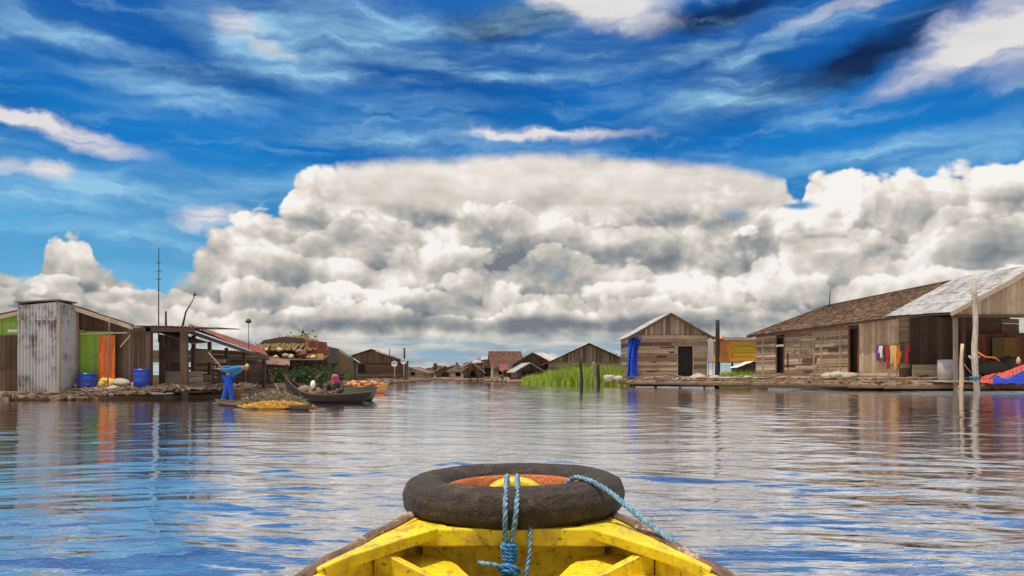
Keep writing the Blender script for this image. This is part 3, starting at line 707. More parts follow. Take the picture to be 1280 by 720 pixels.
# ropes
def smooth_path(pts, n=24):
    pts = [Vector(p) for p in pts]; out = []
    ext = [pts[0]*2-pts[1]]+pts+[pts[-1]*2-pts[-2]]
    for i in range(1, len(ext)-2):
        p0, p1, p2, p3 = ext[i-1:i+3]
        for k in range(n):
            t = k/n; out.append(.5*((2*p1)+(p2-p0)*t+(2*p0-5*p1+4*p2-p3)*t*t+(3*p1-p0-3*p2+p3)*t**3))
    return out+[pts[-1]]
def rope(path, r, twist=None, n=30):
    mb = MB(); pts = smooth_path(path, n); twist = twist or r*7.5
    acc = [0.0]
    for a, b_ in zip(pts, pts[1:]): acc.append(acc[-1]+(b_-a).length)
    step = r*.55; m = max(6, int(acc[-1]/step)); rs = []; j = 0
    for i in range(m+1):
        d = acc[-1]*i/m
        while j < len(acc)-2 and acc[j+1] < d: j += 1
        t = (d-acc[j])/max(1e-9, acc[j+1]-acc[j]); rs.append((pts[j].lerp(pts[j+1], min(1, t)), d))
    t0 = (rs[1][0]-rs[0][0]).normalized(); a = Vector((0, 0, 1)) if abs(t0.z) < .9 else Vector((1, 0, 0)); u = (a-t0*a.dot(t0)).normalized(); fr = []
    for i in range(len(rs)):
        t = (rs[min(i+1, m)][0]-rs[max(i-1, 0)][0]).normalized(); u = (u-t*u.dot(t)).normalized(); fr.append((u.copy(), t.cross(u)))
    for s in range(3):
        q = []
        for (p, d), (u, w) in zip(rs, fr):
            an = 2*math.pi*(d/twist+s/3); q.append(p+(u*math.cos(an)+w*math.sin(an))*r*.5)
        mb.tube(q, r*.56, 6)
    return mb
zt = TC.z+rb
ty = lambda ang, out: None
mr_ = thing('mooring_rope', 'blue and pale rope looped over the tyre and knotted, hanging inside the yellow bow', 'rope', (0, 1.77, .36))
rope([(-.012, 2.045, .535), (-.012, 1.96, .553), (-.013, 1.86, zt+.007), (-.014, 1.80, zt-.010), (-.015, 1.762, TC.z+.012), (-.015, 1.757, TC.z-.03), (-.015, 1.765, .44), (-.010, 1.765, .40), (-.005, 1.765, .372)], .006).build('strand', 'rope_pale', mr_, True)
rope([(.014, 2.045, .535), (.013, 1.96, .553), (.012, 1.86, zt+.007), (.012, 1.80, zt-.010), (.010, 1.762, TC.z+.012), (.005, 1.757, TC.z-.03), (.000, 1.763, .445), (-.003, 1.76, .40), (-.004, 1.75, .372)], .006).build('strand', 'rope_pale', mr_, True)
mb = rope([(-.022, 1.768, .424), (-.018, 1.755, .419), (.006, 1.752, .417), (.009, 1.768, .421)], .005)
for k in range(5):
    z = .43-.008*k; mb.v; kk = rope([(-.016, 1.775, z), (-.018, 1.757, z-.002), (-.003, 1.748, z-.003), (.008, 1.757, z-.005), (.006, 1.776, z-.006)], .0045, n=8)
    b0 = len(mb.v); mb.v += kk.v; mb.f += [tuple(i+b0 for i in f) for f in kk.f]; mb.uv += kk.uv
mb.build('whipping', 'rope_blue', mr_, True)
mb = rope([(-.028, 1.755, .375), (-.016, 1.735, .386), (.002, 1.733, .382), (.012, 1.745, .372), (.004, 1.76, .362), (-.012, 1.75, .360), (-.020, 1.737, .370), (-.006, 1.73, .378), (.010, 1.735, .366)], .007)
mb.build('knot', 'rope_blue', mr_, True)
rope([(-.006, 1.74, .372), (-.025, 1.735, .384), (-.045, 1.735, .390), (-.058, 1.735, .391), (-.074, 1.737, .393)], .005).build('tail', 'rope_pale', mr_, True)
rope([(-.008, 1.74, .365), (-.010, 1.735, .34), (-.006, 1.735, .30)], .010).build('strand', 'rope_blue', mr_, True)
rope([(.040, 1.80, .46), (.041, 1.782, .455), (.040, 1.776, .43), (.038, 1.77, .40), (.032, 1.76, .365), (.026, 1.75, .32), (.02, 1.72, .22)], .0052).build('strand', 'rope_pale', mr_, True)
o = rope([(.105, 2.02, .462), (.125, 1.97, .518), (.150, 1.925, .553), (.178, 1.885, zt+.006), (.205, 1.855, zt-.004), (.232, 1.82, .527), (.268, 1.745, .500), (.300, 1.68, .478), (.326, 1.615, .463), (.345, 1.61, .44), (.352, 1.60, .40)], .0062).build('guy_rope', 'rope_pale', None, True)
tag(o, 'teal twisted rope running from inside the tyre down to the right rail of the boat', 'rope')
# ================================================================ LEFT BANK
def rect_post(mb, p0, p1, w=.12): return mb.beam(p0, p1, w, w)
def prop(name, label, cat, fn, mat, group=None, smooth=False):
    mb = MB(); fn(mb); return tag(mb.build(name, mat, None, smooth), label, cat, group)
def logs(name, label, pts, zt, r, n, mat='log_bark', group=None, deck=None, deck_mat='grey_brown_boards', dw=1.6, cross=.35):
    """raft: long logs side by side under cross boards, following plan points front edge; rows go back from it"""
    t = thing(name, label, 'raft', (pts[0][0], pts[0][1], 0), group)
    for k in range(n):
        path = []
        for i, (x, y) in enumerate(pts):
            a = Vector(pts[max(i-1, 0)]); b_ = Vector(pts[min(i+1, len(pts)-1)]); d = (b_-a).normalized(); nv = Vector((-d.y, d.x))
            q = Vector((x, y))+nv*(k*r*2.0+rng.uniform(-.03, .03)); path.append((q.x, q.y, zt-r-.06+rng.uniform(-.05, .05)*(k == 0)))
        for a, b_ in zip(path, path[1:]):
            a, b_ = Vector(a), Vector(b_); L = (b_-a).length; d = (b_-a)/L; s = 0
            while s < L:
                e = min(L, s+rng.uniform(4.5, 8)); rr = r*rng.uniform(.75, 1.12)
                m_ = (a+d*s).lerp(a+d*e, .5)+Vector((0, 0, rng.uniform(-.04, .05)))
                MB().tube([a+d*(s-.15), m_, a+d*(e-rng.uniform(-.4, .25))], [rr, rr*.95, rr*.8], 10).build('log', mat, t, True)
                s = e
    if deck:
        mb = MB()
        for a, b_ in zip(pts, pts[1:]):
            a, b_ = Vector(a), Vector(b_); L = (b_-a).length; d = (b_-a)/L; nv = Vector((-d.y, d.x)); s = 0
            while s < L:
                w = rng.uniform(.16, .3); q0 = a+d*s+nv*(.25+rng.uniform(-.15, .2)); q1 = q0+nv*(dw+rng.uniform(-.3, .3))
                mb.beam((q0.x, q0.y, zt+rng.uniform(-.01, .02)), (q1.x, q1.y, zt+rng.uniform(-.01, .02)), w-.02, .04); s += w
        mb.build('deck_boards', deck_mat, t)
    return t
GL = 'raft logs'
# rafts the left houses stand on
logs('log_raft', 'log raft under the green shop and the tin outhouse at the left edge', [(-24, 25.2), (-14.6, 25.6), (-11.6, 27.0), (-10.2, 30.0)], .22, .16, 3, deck=True, dw=9)
logs('log_raft', 'low log raft behind the person in blue trousers', [(-11.4, 33.5), (-11.0, 39), (-12.4, 46)], .25, .18, 3, deck=True, dw=6)

# corrugated tin outhouse
t = thing('tin_outhouse', 'tall narrow outhouse of upright grey corrugated tin at the water edge', 'outhouse', (-15.4, 26.5, .1))
zb, zt_ = .16, 3.14
FL, FR = Vector((-16.05, 26.0)), Vector((-14.80, 26.0)); BL, BR = Vector((-16.0, 27.0)), Vector((-14.74, 27.0))
mb = MB()
for i in range(2):
    a, b_ = FL.lerp(FR, i*.5-.003), FL.lerp(FR, i*.5+.503)
    mb.corr((a.x, a.y+.01*i, zb), (b_.x, b_.y+.01*i, zb), (b_.x, b_.y+.01*i+.0, zt_-.6+.2), (a.x, a.y+.01*i, zt_-.6+.2), .105, .022)
    mb.corr((a.x, a.y-.012+.01*i, zt_-.75+.2), (b_.x, b_.y-.012+.01*i, zt_-.75+.2), (b_.x, b_.y-.012+.01*i, zt_-.02+i*.06), (a.x, a.y-.012+.01*i, zt_-.08+i*.06), .105, .022)
mb.build('front_sheet', 'tin', t)
mb = MB(); mb.corr((FR.x+.03, FR.y, zb), (BR.x+.03, BR.y, zb), (BR.x+.03, BR.y, zt_), (FR.x+.03, FR.y, zt_+.05), .105, .02)
mb.corr((FL.x-.03, FL.y, zb), (BL.x-.03, BL.y, zb), (BL.x-.03, BL.y, zt_), (FL.x-.03, FL.y, zt_), .105, .02)
mb.corr((BL.x, 27.03, zb), (BR.x, 27.03, zb), (BR.x, 27.03, zt_), (BL.x, 27.03, zt_), .105, .02); mb.build('side_sheet', 'tin', t)
mb = MB()
for c in (FL, FR, BL, BR): mb.beam((c.x*.998, c.y+.06, -.5), (c.x*.998, c.y+.06, zt_-.05), .09, .09)
mb.build('corner_post', 'grey_brown_boards', t)
MB().box((-15.4, 26.5, .13), (1.5, 1.25, .07)).build('floor', 'dark_boards', t)
slab(MB(), [(-16.12, 25.93, zt_+.05), (-14.72, 25.93, zt_+.13), (-14.72, 27.1, zt_+.13), (-16.12, 27.1, zt_+.05)], .04).build('roof', 'tin_brown', t)

# green shop house behind it
t = thing('shop_house', 'floating shop with green painted walls, orange trim and a low brown gable roof', 'house', (-15.5, 29, .2))
ridge = Vector((-15.2, 26.9, 3.29)); el_ = Vector((-19.4, 26.9, 2.34)); er_ = Vector((-12.72, 26.9, 2.48)); bk = Vector((-3.4, 6.0, 0))
mb = MB(); sheets(mb, el_+bk, el_, ridge, ridge+bk, 8, 2); mb.build('roof', 'tin_brown', t)
mb = MB(); sheets(mb, er_, er_+bk, ridge+bk, ridge, 8, 2); mb.build('roof', 'tin_brown', t)
mb = MB(); mb.beam(el_+Vector((0, -.03, -.09)), ridge+Vector((0, -.03, -.09)), .04, .13); mb.beam(er_+Vector((0, -.03, -.09)), ridge+Vector((0, -.03, -.09)), .04, .13); mb.build('barge_board', 'grey_brown_boards', t)
def rt(x): return (ridge.z-.10-(ridge.x-x)*.226) if x < ridge.x else (ridge.z-.10-(x-ridge.x)*.327)
mb = MB(); vplanks(mb, (-19.0, 27.2), (-16.1, 27.2), .25, lambda s: rt(-19.0+s), .28, holes=[(1.3, 2.0, .25, 2.1)]); mb.build('wall', 'green_paint', t)
mb = MB(); vplanks(mb, (-14.75, 27.25), (-13.55, 27.25), .25, 2.3, .26); mb.build('wall', 'green_paint', t)
mb = MB(); vplanks(mb, (-13.55, 27.2), (-12.6, 27.2), .25, lambda s: rt(-13.55+s), .17); vplanks(mb, (-14.9, 27.3), (-13.5, 27.3), 2.28, lambda s: rt(-14.9+s), .2); mb.build('wall', 'dark_boards', t)
mb = MB(); vplanks(mb, (-12.6, 27.2), (-15.4, 32.2), .25, 2.4, .2); vplanks(mb, (-21, 32.2), (-15.4, 32.2), .25, 2.4, .25); mb.build('wall', 'dark_boards', t)
mb = MB(); mb.box((-14.78, 27.16, 1.25), (.14, .06, 2.2)); mb.box((-14.7, 27.14, 2.3), (.4, .05, .06)); mb.build('door_frame', 'orange_wall', t)
mb = MB(); mb.beam((-14.6, 27.05, 2.20), (-13.0, 27.05, 2.24), .05, .05); mb.beam((-13.25, 27.05, 1.75), (-12.9, 27.05, 2.15), .035, .035); mb.build('crossbar', 'pale_boards', t)
MB().prism([(-19.2, 26.8, .2), (-12.5, 26.8, .2), (-15.4, 32.4, .2), (-22, 32.4, .2)], (0, 0, .05)).build('floor', 'grey_brown_boards', t)
MB().box((-16.75, 27.05, 2.30), (.55, .06, .10)).build('lamp_tube', 'cloth_white', t)
mb = MB(); vplanks(mb, (-18.6, 27.12), (-16.75, 27.12), .25, 2.15, .2); mb.build('wall', 'dark_boards', t)
# hanging orange cloth and pole before it
mb = MB(); n = 14
for i in range(n):
    x0, x1 = -13.95+.56*i/n, -13.95+.56*(i+1)/n; w0, w1 = .035*math.sin(i*1.3), .035*math.sin((i+1)*1.3)
    for a, b_ in ((2.15, 1.5), (1.5, .9), (.9, .62)):
        mb.hexa([(x0, 27.00+w0, b_), (x1, 27.00+w1, b_), (x1, 27.012+w1, b_), (x0, 27.012+w0, b_), (x0, 27.00+w0*.6, a), (x1, 27.00+w1*.6, a), (x1, 27.012+w1*.6, a), (x0, 27.012+w0*.6, a)])
tag(mb.build('hanging_cloth', 'orange_cloth', None), 'long orange cloth hanging in front of the green shop wall', 'cloth')
prop('cloth_bundle', 'cream and orange cloth bundle below the hanging orange cloth', 'bundle', lambda m: (m.lump((-13.80, 26.95, .44), (.22, .2, .24)), m.lump((-13.45, 26.95, .44), (.22, .2, .20)), m.lump((-13.62, 26.95, .60), (.28, .15, .10))), 'straw_gold', smooth=True)
pole('pole', 'thin dark pole standing in the water in front of the orange cloth', 'pole', (-13.5, 26.7, -.6), (-13.44, 26.7, 2.75), .03, .02, 'grey_post', bend=.01)
# barrels
def barrel(c, r, hgt, label):
    t = thing('barrel', label, 'barrel', (c[0], c[1], c[2]), 'blue plastic barrels on the left rafts')
    prof = [(r*.92, 0), (r, .03*hgt), (r, .3*hgt), (r*1.04, .33*hgt), (r*1.0, .36*hgt), (r, .64*hgt), (r*1.04, .67*hgt), (r, .70*hgt), (r, .95*hgt), (r*.94, hgt), (r*.88, hgt), (r*.86, hgt*.96)]
    MB().lathe(c, prof, 24).build('drum', 'blue_plastic', t, True)
    MB().lathe((c[0], c[1], c[2]+hgt*.90), [(r*1.03, 0), (r*1.06, .02), (r*1.03, .05)], 24).build('rim', 'blue_plastic', t, True)
barrel((-14.2, 26.75, .25), .30, .62, 'blue plastic barrel standing by the green wall beside the tin outhouse')
MB and tag(MB().box((-12.4, 26.9, .36), (.8, .7, .05)).box((-12.4, 26.65, .29), (.8, .08, .10)).box((-12.4, 27.15, .29), (.8, .08, .10)).build('pallet', 'grey_brown_boards', None), 'low wooden pallet under the blue barrel beside the open porch', 'pallet')
barrel((-12.42, 26.85, .39), .27, .62, 'blue plastic barrel standing by the dark board wall left of the open porch')
prop('bucket', 'small white bucket beside the blue barrel at the green wall', 'bucket', lambda m: m.lathe((-14.55, 26.75, .25), [(.09, 0), (.12, .26), (.125, .27), (.11, .27)], 14), 'dish_white', smooth=True)

# flat-roofed porch
t = thing('open_porch', 'open flat-roofed porch on dark posts joining the green shop to the red roofed shed', 'porch', (-11.8, 29, .2))
mb = MB(); sheets(mb, (-12.8, 26.75, 2.44), (-10.6, 26.75, 2.40), (-10.8, 31.8, 2.62), (-13.4, 31.8, 2.62), 3, 2); mb.build('roof', 'tin_brown', t)
for a, b_, w in (((-12.25, 26.9), (-12.2, 26.9), .16), ((-11.0, 26.95), (-11.05, 26.95), .20), ((-11.62, 28.5), (-11.6, 28.5), .10), ((-12.9, 31.6), (-12.9, 31.6), .12)):
    MB().beam((a[0], a[1], -.4), (b_[0], b_[1], 2.40), w, w).build('post', 'dark_boards', t)
mb = MB(); mb.beam((-12.7, 26.86, 2.34), (-10.65, 26.86, 2.32), .08, .14); mb.beam((-11.0, 26.9, 2.3), (-13.2, 31.7, 2.5), .07, .14); mb.beam((-12.2, 26.9, 2.28), (-12.9, 31.7, 2.5), .07, .12)
slab(mb, [(-12.2, 27.6, 2.3), (-11.0, 27.5, 1.9), (-11.0, 29.0, 2.0), (-12.2, 29.2, 2.35)], .03); mb.build('rafter', 'dark_boards', t)
mb = MB(); hplanks(mb, (-13.6, 30.0), (-11.3, 30.0), .35, 1.75, 6, holes=[(0, 2.4, 1.0, 1.18)]); mb.build('rear_fence', 'grey_brown_boards', t)
mb = MB(); hplanks(mb, (-12.2, 28.2), (-10.9, 28.2), .35, .95, 3); mb.build('low_rail', 'pale_boards', t)
mb = MB(); mb.box((-12.2, 29.5, .24), (3.2, 5.2, .05)); mb.build('floor', 'dark_boards', t)
mb = MB(); vplanks(mb, (-12.62, 27.0), (-12.1, 27.0), .3, 2.38, .13); mb.build('wall', 'dark_boards', t)
def mast(name, label, x, y, z0, z1, r, arms=()):
    mb = MB().tube([(x, y, z0), (x+.01, y, z1)], [r, r*.6], 6)
    for z, L, a in arms: mb.tube([(x-L*math.cos(a), y-L*math.sin(a), z), (x+L*math.cos(a), y+L*math.sin(a), z)], r*.55, 5)
    return tag(mb.build(name, 'iron', None), label, 'antenna')
mast('antenna_mast', 'tall thin antenna mast rising from the flat porch roof', -12.9, 29.2, 2.0, 5.45, .025, [(4.9, .10, .3), (4.6, .12, .3), (4.3, .09, .3), (3.9, .07, .3)])
pole('stub_pole', 'short dark stub pole standing on the flat porch roof', 'pole', (-12.15, 28.1, 2.0), (-12.16, 28.1, 3.05), .045, .035, 'black_post')
mb = MB().tube([(-11.6, 28.0, 2.2), (-11.42, 28.0, 3.0), (-11.1, 28.0, 3.55)], [.05, .03, .012], 6).tube([(-11.15, 28.0, 3.5), (-11.1, 28.0, 3.75), (-10.95, 28, 3.62)], [.012, .012, .01], 6)
mb.lump((-11.1, 28.0, 3.62), (.05, .05, .04)); tag(mb.build('leaning_antenna', 'iron', None), 'leaning dark pole with a bent tip on the porch roof', 'antenna')
mb = MB().tube([(-11.2, 34, 1.9), (-11.2, 34, 3.1)], [.015, .012], 5); mb.lathe((-11.2, 34, 3.0), [(.02, 0), (.12, .04), (.13, .10), (.08, .17), (.02, .2)], 12); tag(mb.build('pole_lamp', 'iron', None), 'small dark round head on a thin rod above the red roof', 'antenna')

# red-roofed shed
t = thing('red_roof_shed', 'low dark shed under a rusty red corrugated roof sloping towards the right', 'shed', (-12, 34, .2))
A_, B_, C_, D_ = P(236, 411, 28.3), P(336, 446, 36), P(326, 434, 42), P(236, 405, 33)
mb = MB(); sheets(mb, A_, B_, C_, D_, 7, 2); mb.build('roof', 'tin_red', t)
mb = MB(); mb.beam(A_+Vector((0, 0, -.1)), B_+Vector((0, 0, -.1)), .06, .12); mb.build('fascia', 'dark_boards', t)
for x, Y in ((242, 29), (262, 30.5), (283, 32.5), (305, 34), (330, 36)):
    q = G(x, Y, 0); tz = A_.lerp(B_, (x-236)/100).z-.15; MB().beam((q.x, q.y, -.3), (q.x, q.y, tz), .12, .12).build('post', 'dark_boards', t)
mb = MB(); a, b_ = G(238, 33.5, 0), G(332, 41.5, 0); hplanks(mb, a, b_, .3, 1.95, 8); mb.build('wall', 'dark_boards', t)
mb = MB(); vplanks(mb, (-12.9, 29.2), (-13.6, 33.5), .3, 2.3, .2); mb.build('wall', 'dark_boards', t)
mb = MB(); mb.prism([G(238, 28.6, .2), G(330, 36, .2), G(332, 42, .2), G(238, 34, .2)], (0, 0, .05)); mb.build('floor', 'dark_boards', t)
mb = MB(); mb.beam(P(245, 417, 29), P(262, 424, 30), .05, .10); mb.build('lintel', 'cloth_white', t)
for i, (x, y, Y, L) in enumerate(((246, 447, 31, .9), (262, 452, 32, 1.2), (252, 460, 31, 1.0))):
    q = P(x, y, Y); prop('pale_board', ['pale board leaning in the shed just right of the thick porch post', 'longest pale board lying inside the red-roofed shed', 'lowest pale board above the yellow hull in the shed'][i], 'board', lambda m: m.beam(q-Vector((L/2, 0, .02)), q+Vector((L/2, .1, .03)), .12, .13), 'pale_boards')

# low rusty roofs crowding behind the red-roofed shed
for i, (x0, x1, y0, y1, Y, mt_, lb) in enumerate(((262, 318, 437, 447, 43, 'tin_brown', 'low rusty roof peeping under the right end of the red roof'), (300, 350, 441, 450, 47, 'tin_red', 'low dark red rusty roof between the red roofed shed and the market house'), (318, 362, 447, 455, 44, 'tin_brown', 'lowest rusty roof just left of the dark bushes'))):
    a, b_ = P(x0, y1, Y), P(x1, y1+2, Y); c_, e_ = P(x1, y0+2, Y+3), P(x0, y0, Y+3)
    t = thing('rusty_hut', lb, 'hut', ((a.x+b_.x)/2, Y, .1)); mb = MB(); sheets(mb, a, b_, c_, e_, 3, 1, .14, .025); mb.build('roof', mt_, t)
    mb = MB(); vplanks(mb, (a.x+.2, Y+.5), (b_.x-.2, Y+.5), .1, a.z-.02, .2); mb.build('wall', 'dark_boards', t)
    for x in (a.x+.15, b_.x-.15): MB().beam((x, Y+.1, 0), (x, Y+.1, a.z), .1, .1).build('post', 'dark_boards', t)

# small boats ---------------------------------------------------------------
def canoe(name, label, c, ang, L, w, zr, bow, stern, mat, inner='dark_boards', group=None, ribs=True):
    """c plan centre; zr mid freeboard; bow/stern end heights"""
    t = thing(name, label, 'boat', (c[0], c[1], 0), group); ca, sa = math.cos(ang), math.sin(ang); n = 28; rows = []
    def prof(u):
        hw = w/2*max(.04, (1-abs(u)**2.6)); z = zr+((bow-zr) if u > 0 else (stern-zr))*abs(u)**2.6; kz = -.12+(abs(u)**4)*(z*.75+.1); return hw, z, kz
    def Wd(x, y, z): return (c[0]+x*ca-y*sa, c[1]+x*sa+y*ca, z)
    mb = MB(); m = 10
    for i in range(n+1):
        u = -1+2*i/n; hw, z, kz = prof(u); x = u*L/2; ti = min(.03, hw*.5)
        pr = [(-hw, z), (-hw*.8, (z+kz)/2), (-hw*.4, kz), (hw*.4, kz), (hw*.8, (z+kz)/2), (hw, z), (hw-ti, z), ((hw-ti)*.75, (z+kz)/2+.02), (-(hw-ti)*.75, (z+kz)/2+.02), (-(hw-ti), z)]
        mb.v += [Wd(x, y, q) for y, q in pr]
    for i in range(n):
        for k in range(m): k2 = (k+1) % m; mb.f.append((i*m+k, (i+1)*m+k, (i+1)*m+k2, i*m+k2)); mb.uv += [(i*.2, k*.1), (i*.2+.2, k*.1), (i*.2+.2, k*.1+.1), (i*.2, k*.1+.1)]
    mb.f.append(tuple(range(m))[::-1]); mb.uv += [(0, 0)]*m; mb.f.append(tuple(n*m+k for k in range(m))); mb.uv += [(0, 0)]*m
    mb.build('hull', mat, t)
    for s in (-1, 1):
        pts = [];
        for i in range(n+1): u = -1+2*i/n; hw, z, kz = prof(u); pts.append(Wd(u*L/2, s*hw, z+.008))
        MB().tube(pts, .022, 6).build('gunwale', inner, t)
    for u in (-.5, 0, .5):
        hw, z, kz = prof(u); MB().beam(Wd(u*L/2, -hw*.9, z-.05), Wd(u*L/2, hw*.9, z-.05), .14, .02).build('thwart', inner, t)
    return t, prof, Wd

# figures --------------------------------------------------------------------
def skin_mesh(name, J, E, mat, parent, sub=2, root=0):
    """J: list of (point, rx, ry); E: edges"""
    o0 = origin(parent); me = bpy.data.meshes.new(name); me.from_pydata([tuple(Vector(p)-o0) for p, *_ in J], E, [])
    o = bpy.data.objects.new(name+'_skeleton', me); COL.objects.link(o)
    md = o.modifiers.new('skin', 'SKIN'); md.use_smooth_shade = True
    for i, (p, rx, ry) in enumerate(J): me.skin_vertices[0].data[i].radius = (rx, ry)
    me.skin_vertices[0].data[root].use_root = True
    sb = o.modifiers.new('sub', 'SUBSURF'); sb.levels = sub; sb.render_levels = sub
    dg = bpy.context.evaluated_depsgraph_get(); dg.update(); m2 = bpy.data.meshes.new_from_object(o.evaluated_get(dg)); m2.name = name
    bpy.data.objects.remove(o); m2.materials.clear(); m2.materials.append(MATS[mat])
    r_ = bpy.data.objects.new(name, m2); COL.objects.link(r_); r_.parent = parent; return r_
def figure(label, base, S, pose, clothes, group=None):
    """pose: joint name -> point (metres from base, scaled by S)"""
    t = thing('person', label, 'person', base, group); b0 = Vector(base)
    def q(n): return b0+Vector(pose[n])*S
    names = ['pelvis', 'waist', 'chest', 'neck', 'head', 'crown']
    rad = dict(pelvis=(.14, .10), waist=(.12, .09), chest=(.15, .10), neck=(.05, .05), head=(.075, .09), crown=(.06, .07), shoulder=(.06, .06), elbow=(.042, .042), wrist=(.028, .03), palm=(.035, .022), hip=(.09, .09), knee=(.058, .06), ankle=(.038, .04), toe=(.035, .025))
    J = []; idx = {}
    def add(n, k): idx[n] = len(J); J.append((q(n), rad[k][0]*S, rad[k][1]*S))
    for n in names: add(n, n)
    E = [(0, 1), (1, 2), (2, 3), (3, 4), (4, 5)]
    for s in 'LR':
        for n in ('shoulder', 'elbow', 'wrist', 'palm'): add(n+s, n)
        E += [(idx['chest'], idx['shoulder'+s]), (idx['shoulder'+s], idx['elbow'+s]), (idx['elbow'+s], idx['wrist'+s]), (idx['wrist'+s], idx['palm'+s])]
        for n in ('hip', 'knee', 'ankle', 'toe'): add(n+s, n)
        E += [(0, idx['hip'+s]), (idx['hip'+s], idx['knee'+s]), (idx['knee'+s], idx['ankle'+s]), (idx['ankle'+s], idx['toe'+s])]
        # fingers, rooted in the palm
        d = (q('palm'+s)-q('wrist'+s)).normalized(); a = d.cross(Vector((0, 0, 1))).normalized(); c = a.cross(d)
        for k, (off, ln) in enumerate(((-.024, .062), (-.008, .075), (.008, .070), (.024, .055))):
            p0 = q('palm'+s)+d*.02*S+a*off*S; p1 = p0+d*ln*.55*S-c*.008*S; p2 = p1+d*ln*.35*S-c*.022*S; i0 = len(J)
            J.extend([(p0, .010*S, .010*S), (p1, .0085*S, .0085*S), (p2, .007*S, .007*S)]); E += [(idx['palm'+s], i0), (i0, i0+1), (i0+1, i0+2)]
        p0 = q('palm'+s)-d*.02*S+a*.035*S; p1 = p0+(d*.6+a*.6).normalized()*.035*S; p2 = p1+d*.025*S; i0 = len(J)
        J.extend([(p0, .012*S, .012*S), (p1, .010*S, .010*S), (p2, .008*S, .008*S)]); E += [(idx['palm'+s], i0), (i0, i0+1), (i0+1, i0+2)]
    body = skin_mesh('body', J, E, 'skin', t)
    # clothes: slightly larger skins over the same joints
    for nm, chain, grow, mat in clothes:
        JJ = []; EE = []; id2 = {}
        for n in dict.fromkeys(sum(chain, ())):
            k = n.rstrip('LR'); rr = rad[k]; id2[n] = len(JJ); JJ.append((q(n), (rr[0]+grow)*S, (rr[1]+grow)*S))
        for ch in chain: EE += [(id2[a], id2[b_]) for a, b_ in zip(ch, ch[1:])]
        skin_mesh(nm, JJ, EE, mat, t)
    # face on the side the head looks to
    f = Vector(pose['face']).normalized(); hc = q('head'); up = (q('crown')-q('neck')).normalized(); f = (f-up*f.dot(up)).normalized(); sd_ = f.cross(up)
    mb = MB(); mb.lump(hc+f*.098*S-up*.0*S, (.016*S, .016*S, .022*S), 8, 5, 0); mb.build('nose', 'skin', t, True)
    for k in (-1, 1): MB().lump(hc+f*.086*S+sd_*k*.032*S+up*.022*S, (.012*S, .012*S, .008*S), 8, 5, 0).build('eye', 'hair_black', t, True)
    mb = MB().lump(hc+f*.088*S-up*.045*S, (.020*S, .012*S, .006*S), 8, 4, 0); mb.build('mouth', 'cloth_red', t, True)
    for k in (-1, 1): MB().lump(hc+sd_*k*.082*S, (.012*S, .018*S, .026*S), 8, 5, 0).build('ear', 'skin', t, True)
    return t, q
# low sampan with golden straw and the stooping person in blue
CA = math.atan2(-3.9, 3.6)
t, pf, Wd = canoe('sampan', 'low dark sampan carrying the golden straw heap with the person in blue at its stern', (-6.35, 20.1), CA, 5.3, .8, .045, .12, .12, 'dark_boards')
def tuft(mb, c, r, hgt, n, L, lean=.6, seed=0):
    rs = random.Random(seed)
    for _ in range(n):
        a = rs.uniform(0, 6.28); q = math.sqrt(rs.random()); x = c[0]+r[0]*q*math.cos(a); y = c[1]+r[1]*q*math.sin(a); z = c[2]+hgt*(1-q*q)*rs.uniform(.3, 1)
        b = rs.uniform(0, 6.28); d = Vector((math.cos(b)*lean, math.sin(b)*lean, rs.uniform(-.2, .7))).normalized()*L*rs.uniform(.5, 1.2)
        mb.beam((x, y, z), (x+d.x, y+d.y, z+d.z), .022, .008, w1=.006)
    return mb
mb = MB(); mb.lump((-5.55, 18.9, .03), (.55, .36, .08), 16, 8, .12); tuft(mb, (-5.55, 18.9, .05), (.85, .45), .13, 1700, .12, lean=1.3, seed=3); tag(mb.build('straw_heap', 'straw_gold', None), 'golden straw heap lying in the low sampan', 'straw')
mb = MB(); mb.lump((-6.15, 20.6, .12), (.50, .34, .16), 16, 8, .10); tuft(mb, (-6.15, 20.6, .06), (.85, .42), .32, 2000, .15, lean=1.1, seed=4); tag(mb.build('reed_heap', 'straw_pale', None), 'pale heap of dry reeds behind the golden straw in the sampan', 'reeds')
pose = dict(pelvis=(0, 0, .86), waist=(.13, 0, .97), chest=(.31, 0, 1.08), neck=(.46, 0, 1.11), head=(.55, -.02, 1.12), crown=(.65, -.02, 1.15), face=(.7, -.2, -.6),
    shoulderL=(.30, .17, 1.10), elbowL=(.05, .24, 1.10), wristL=(-.19, .16, 1.13), palmL=(-.27, .14, 1.14), shoulderR=(.30, -.17, 1.08), elbowR=(.05, -.25, 1.02), wristR=(-.18, -.22, 1.07), palmR=(-.26, -.20, 1.08),
    hipL=(-.02, .09, .80), kneeL=(-.10, .12, .44), ankleL=(-.22, .13, .07), toeL=(-.06, .14, .02), hipR=(.02, -.09, .80), kneeR=(.14, -.12, .46), ankleR=(.15, -.13, .07), toeR=(.31, -.14, .02))
fig, q = figure('person in blue trousers and teal shirt bending forward on the low sampan', (-8.02, 22.6, -.02), .93, pose,
    [('trousers', [('pelvis', 'hipL', 'kneeL', 'ankleL'), ('pelvis', 'hipR', 'kneeR', 'ankleR')], .022, 'cloth_blue'),
     ('shirt', [('pelvis', 'waist', 'chest', 'neck'), ('chest', 'shoulderL', 'elbowL', 'wristL'), ('chest', 'shoulderR', 'elbowR', 'wristR')], .026, 'cloth_sky')])
skin_mesh('headcloth', [(q('head')+Vector((-.02, 0, .04)), .085, .09), (q('crown')+Vector((0, 0, .0)), .07, .075)], [(0, 1)], 'cream_cloth', fig)
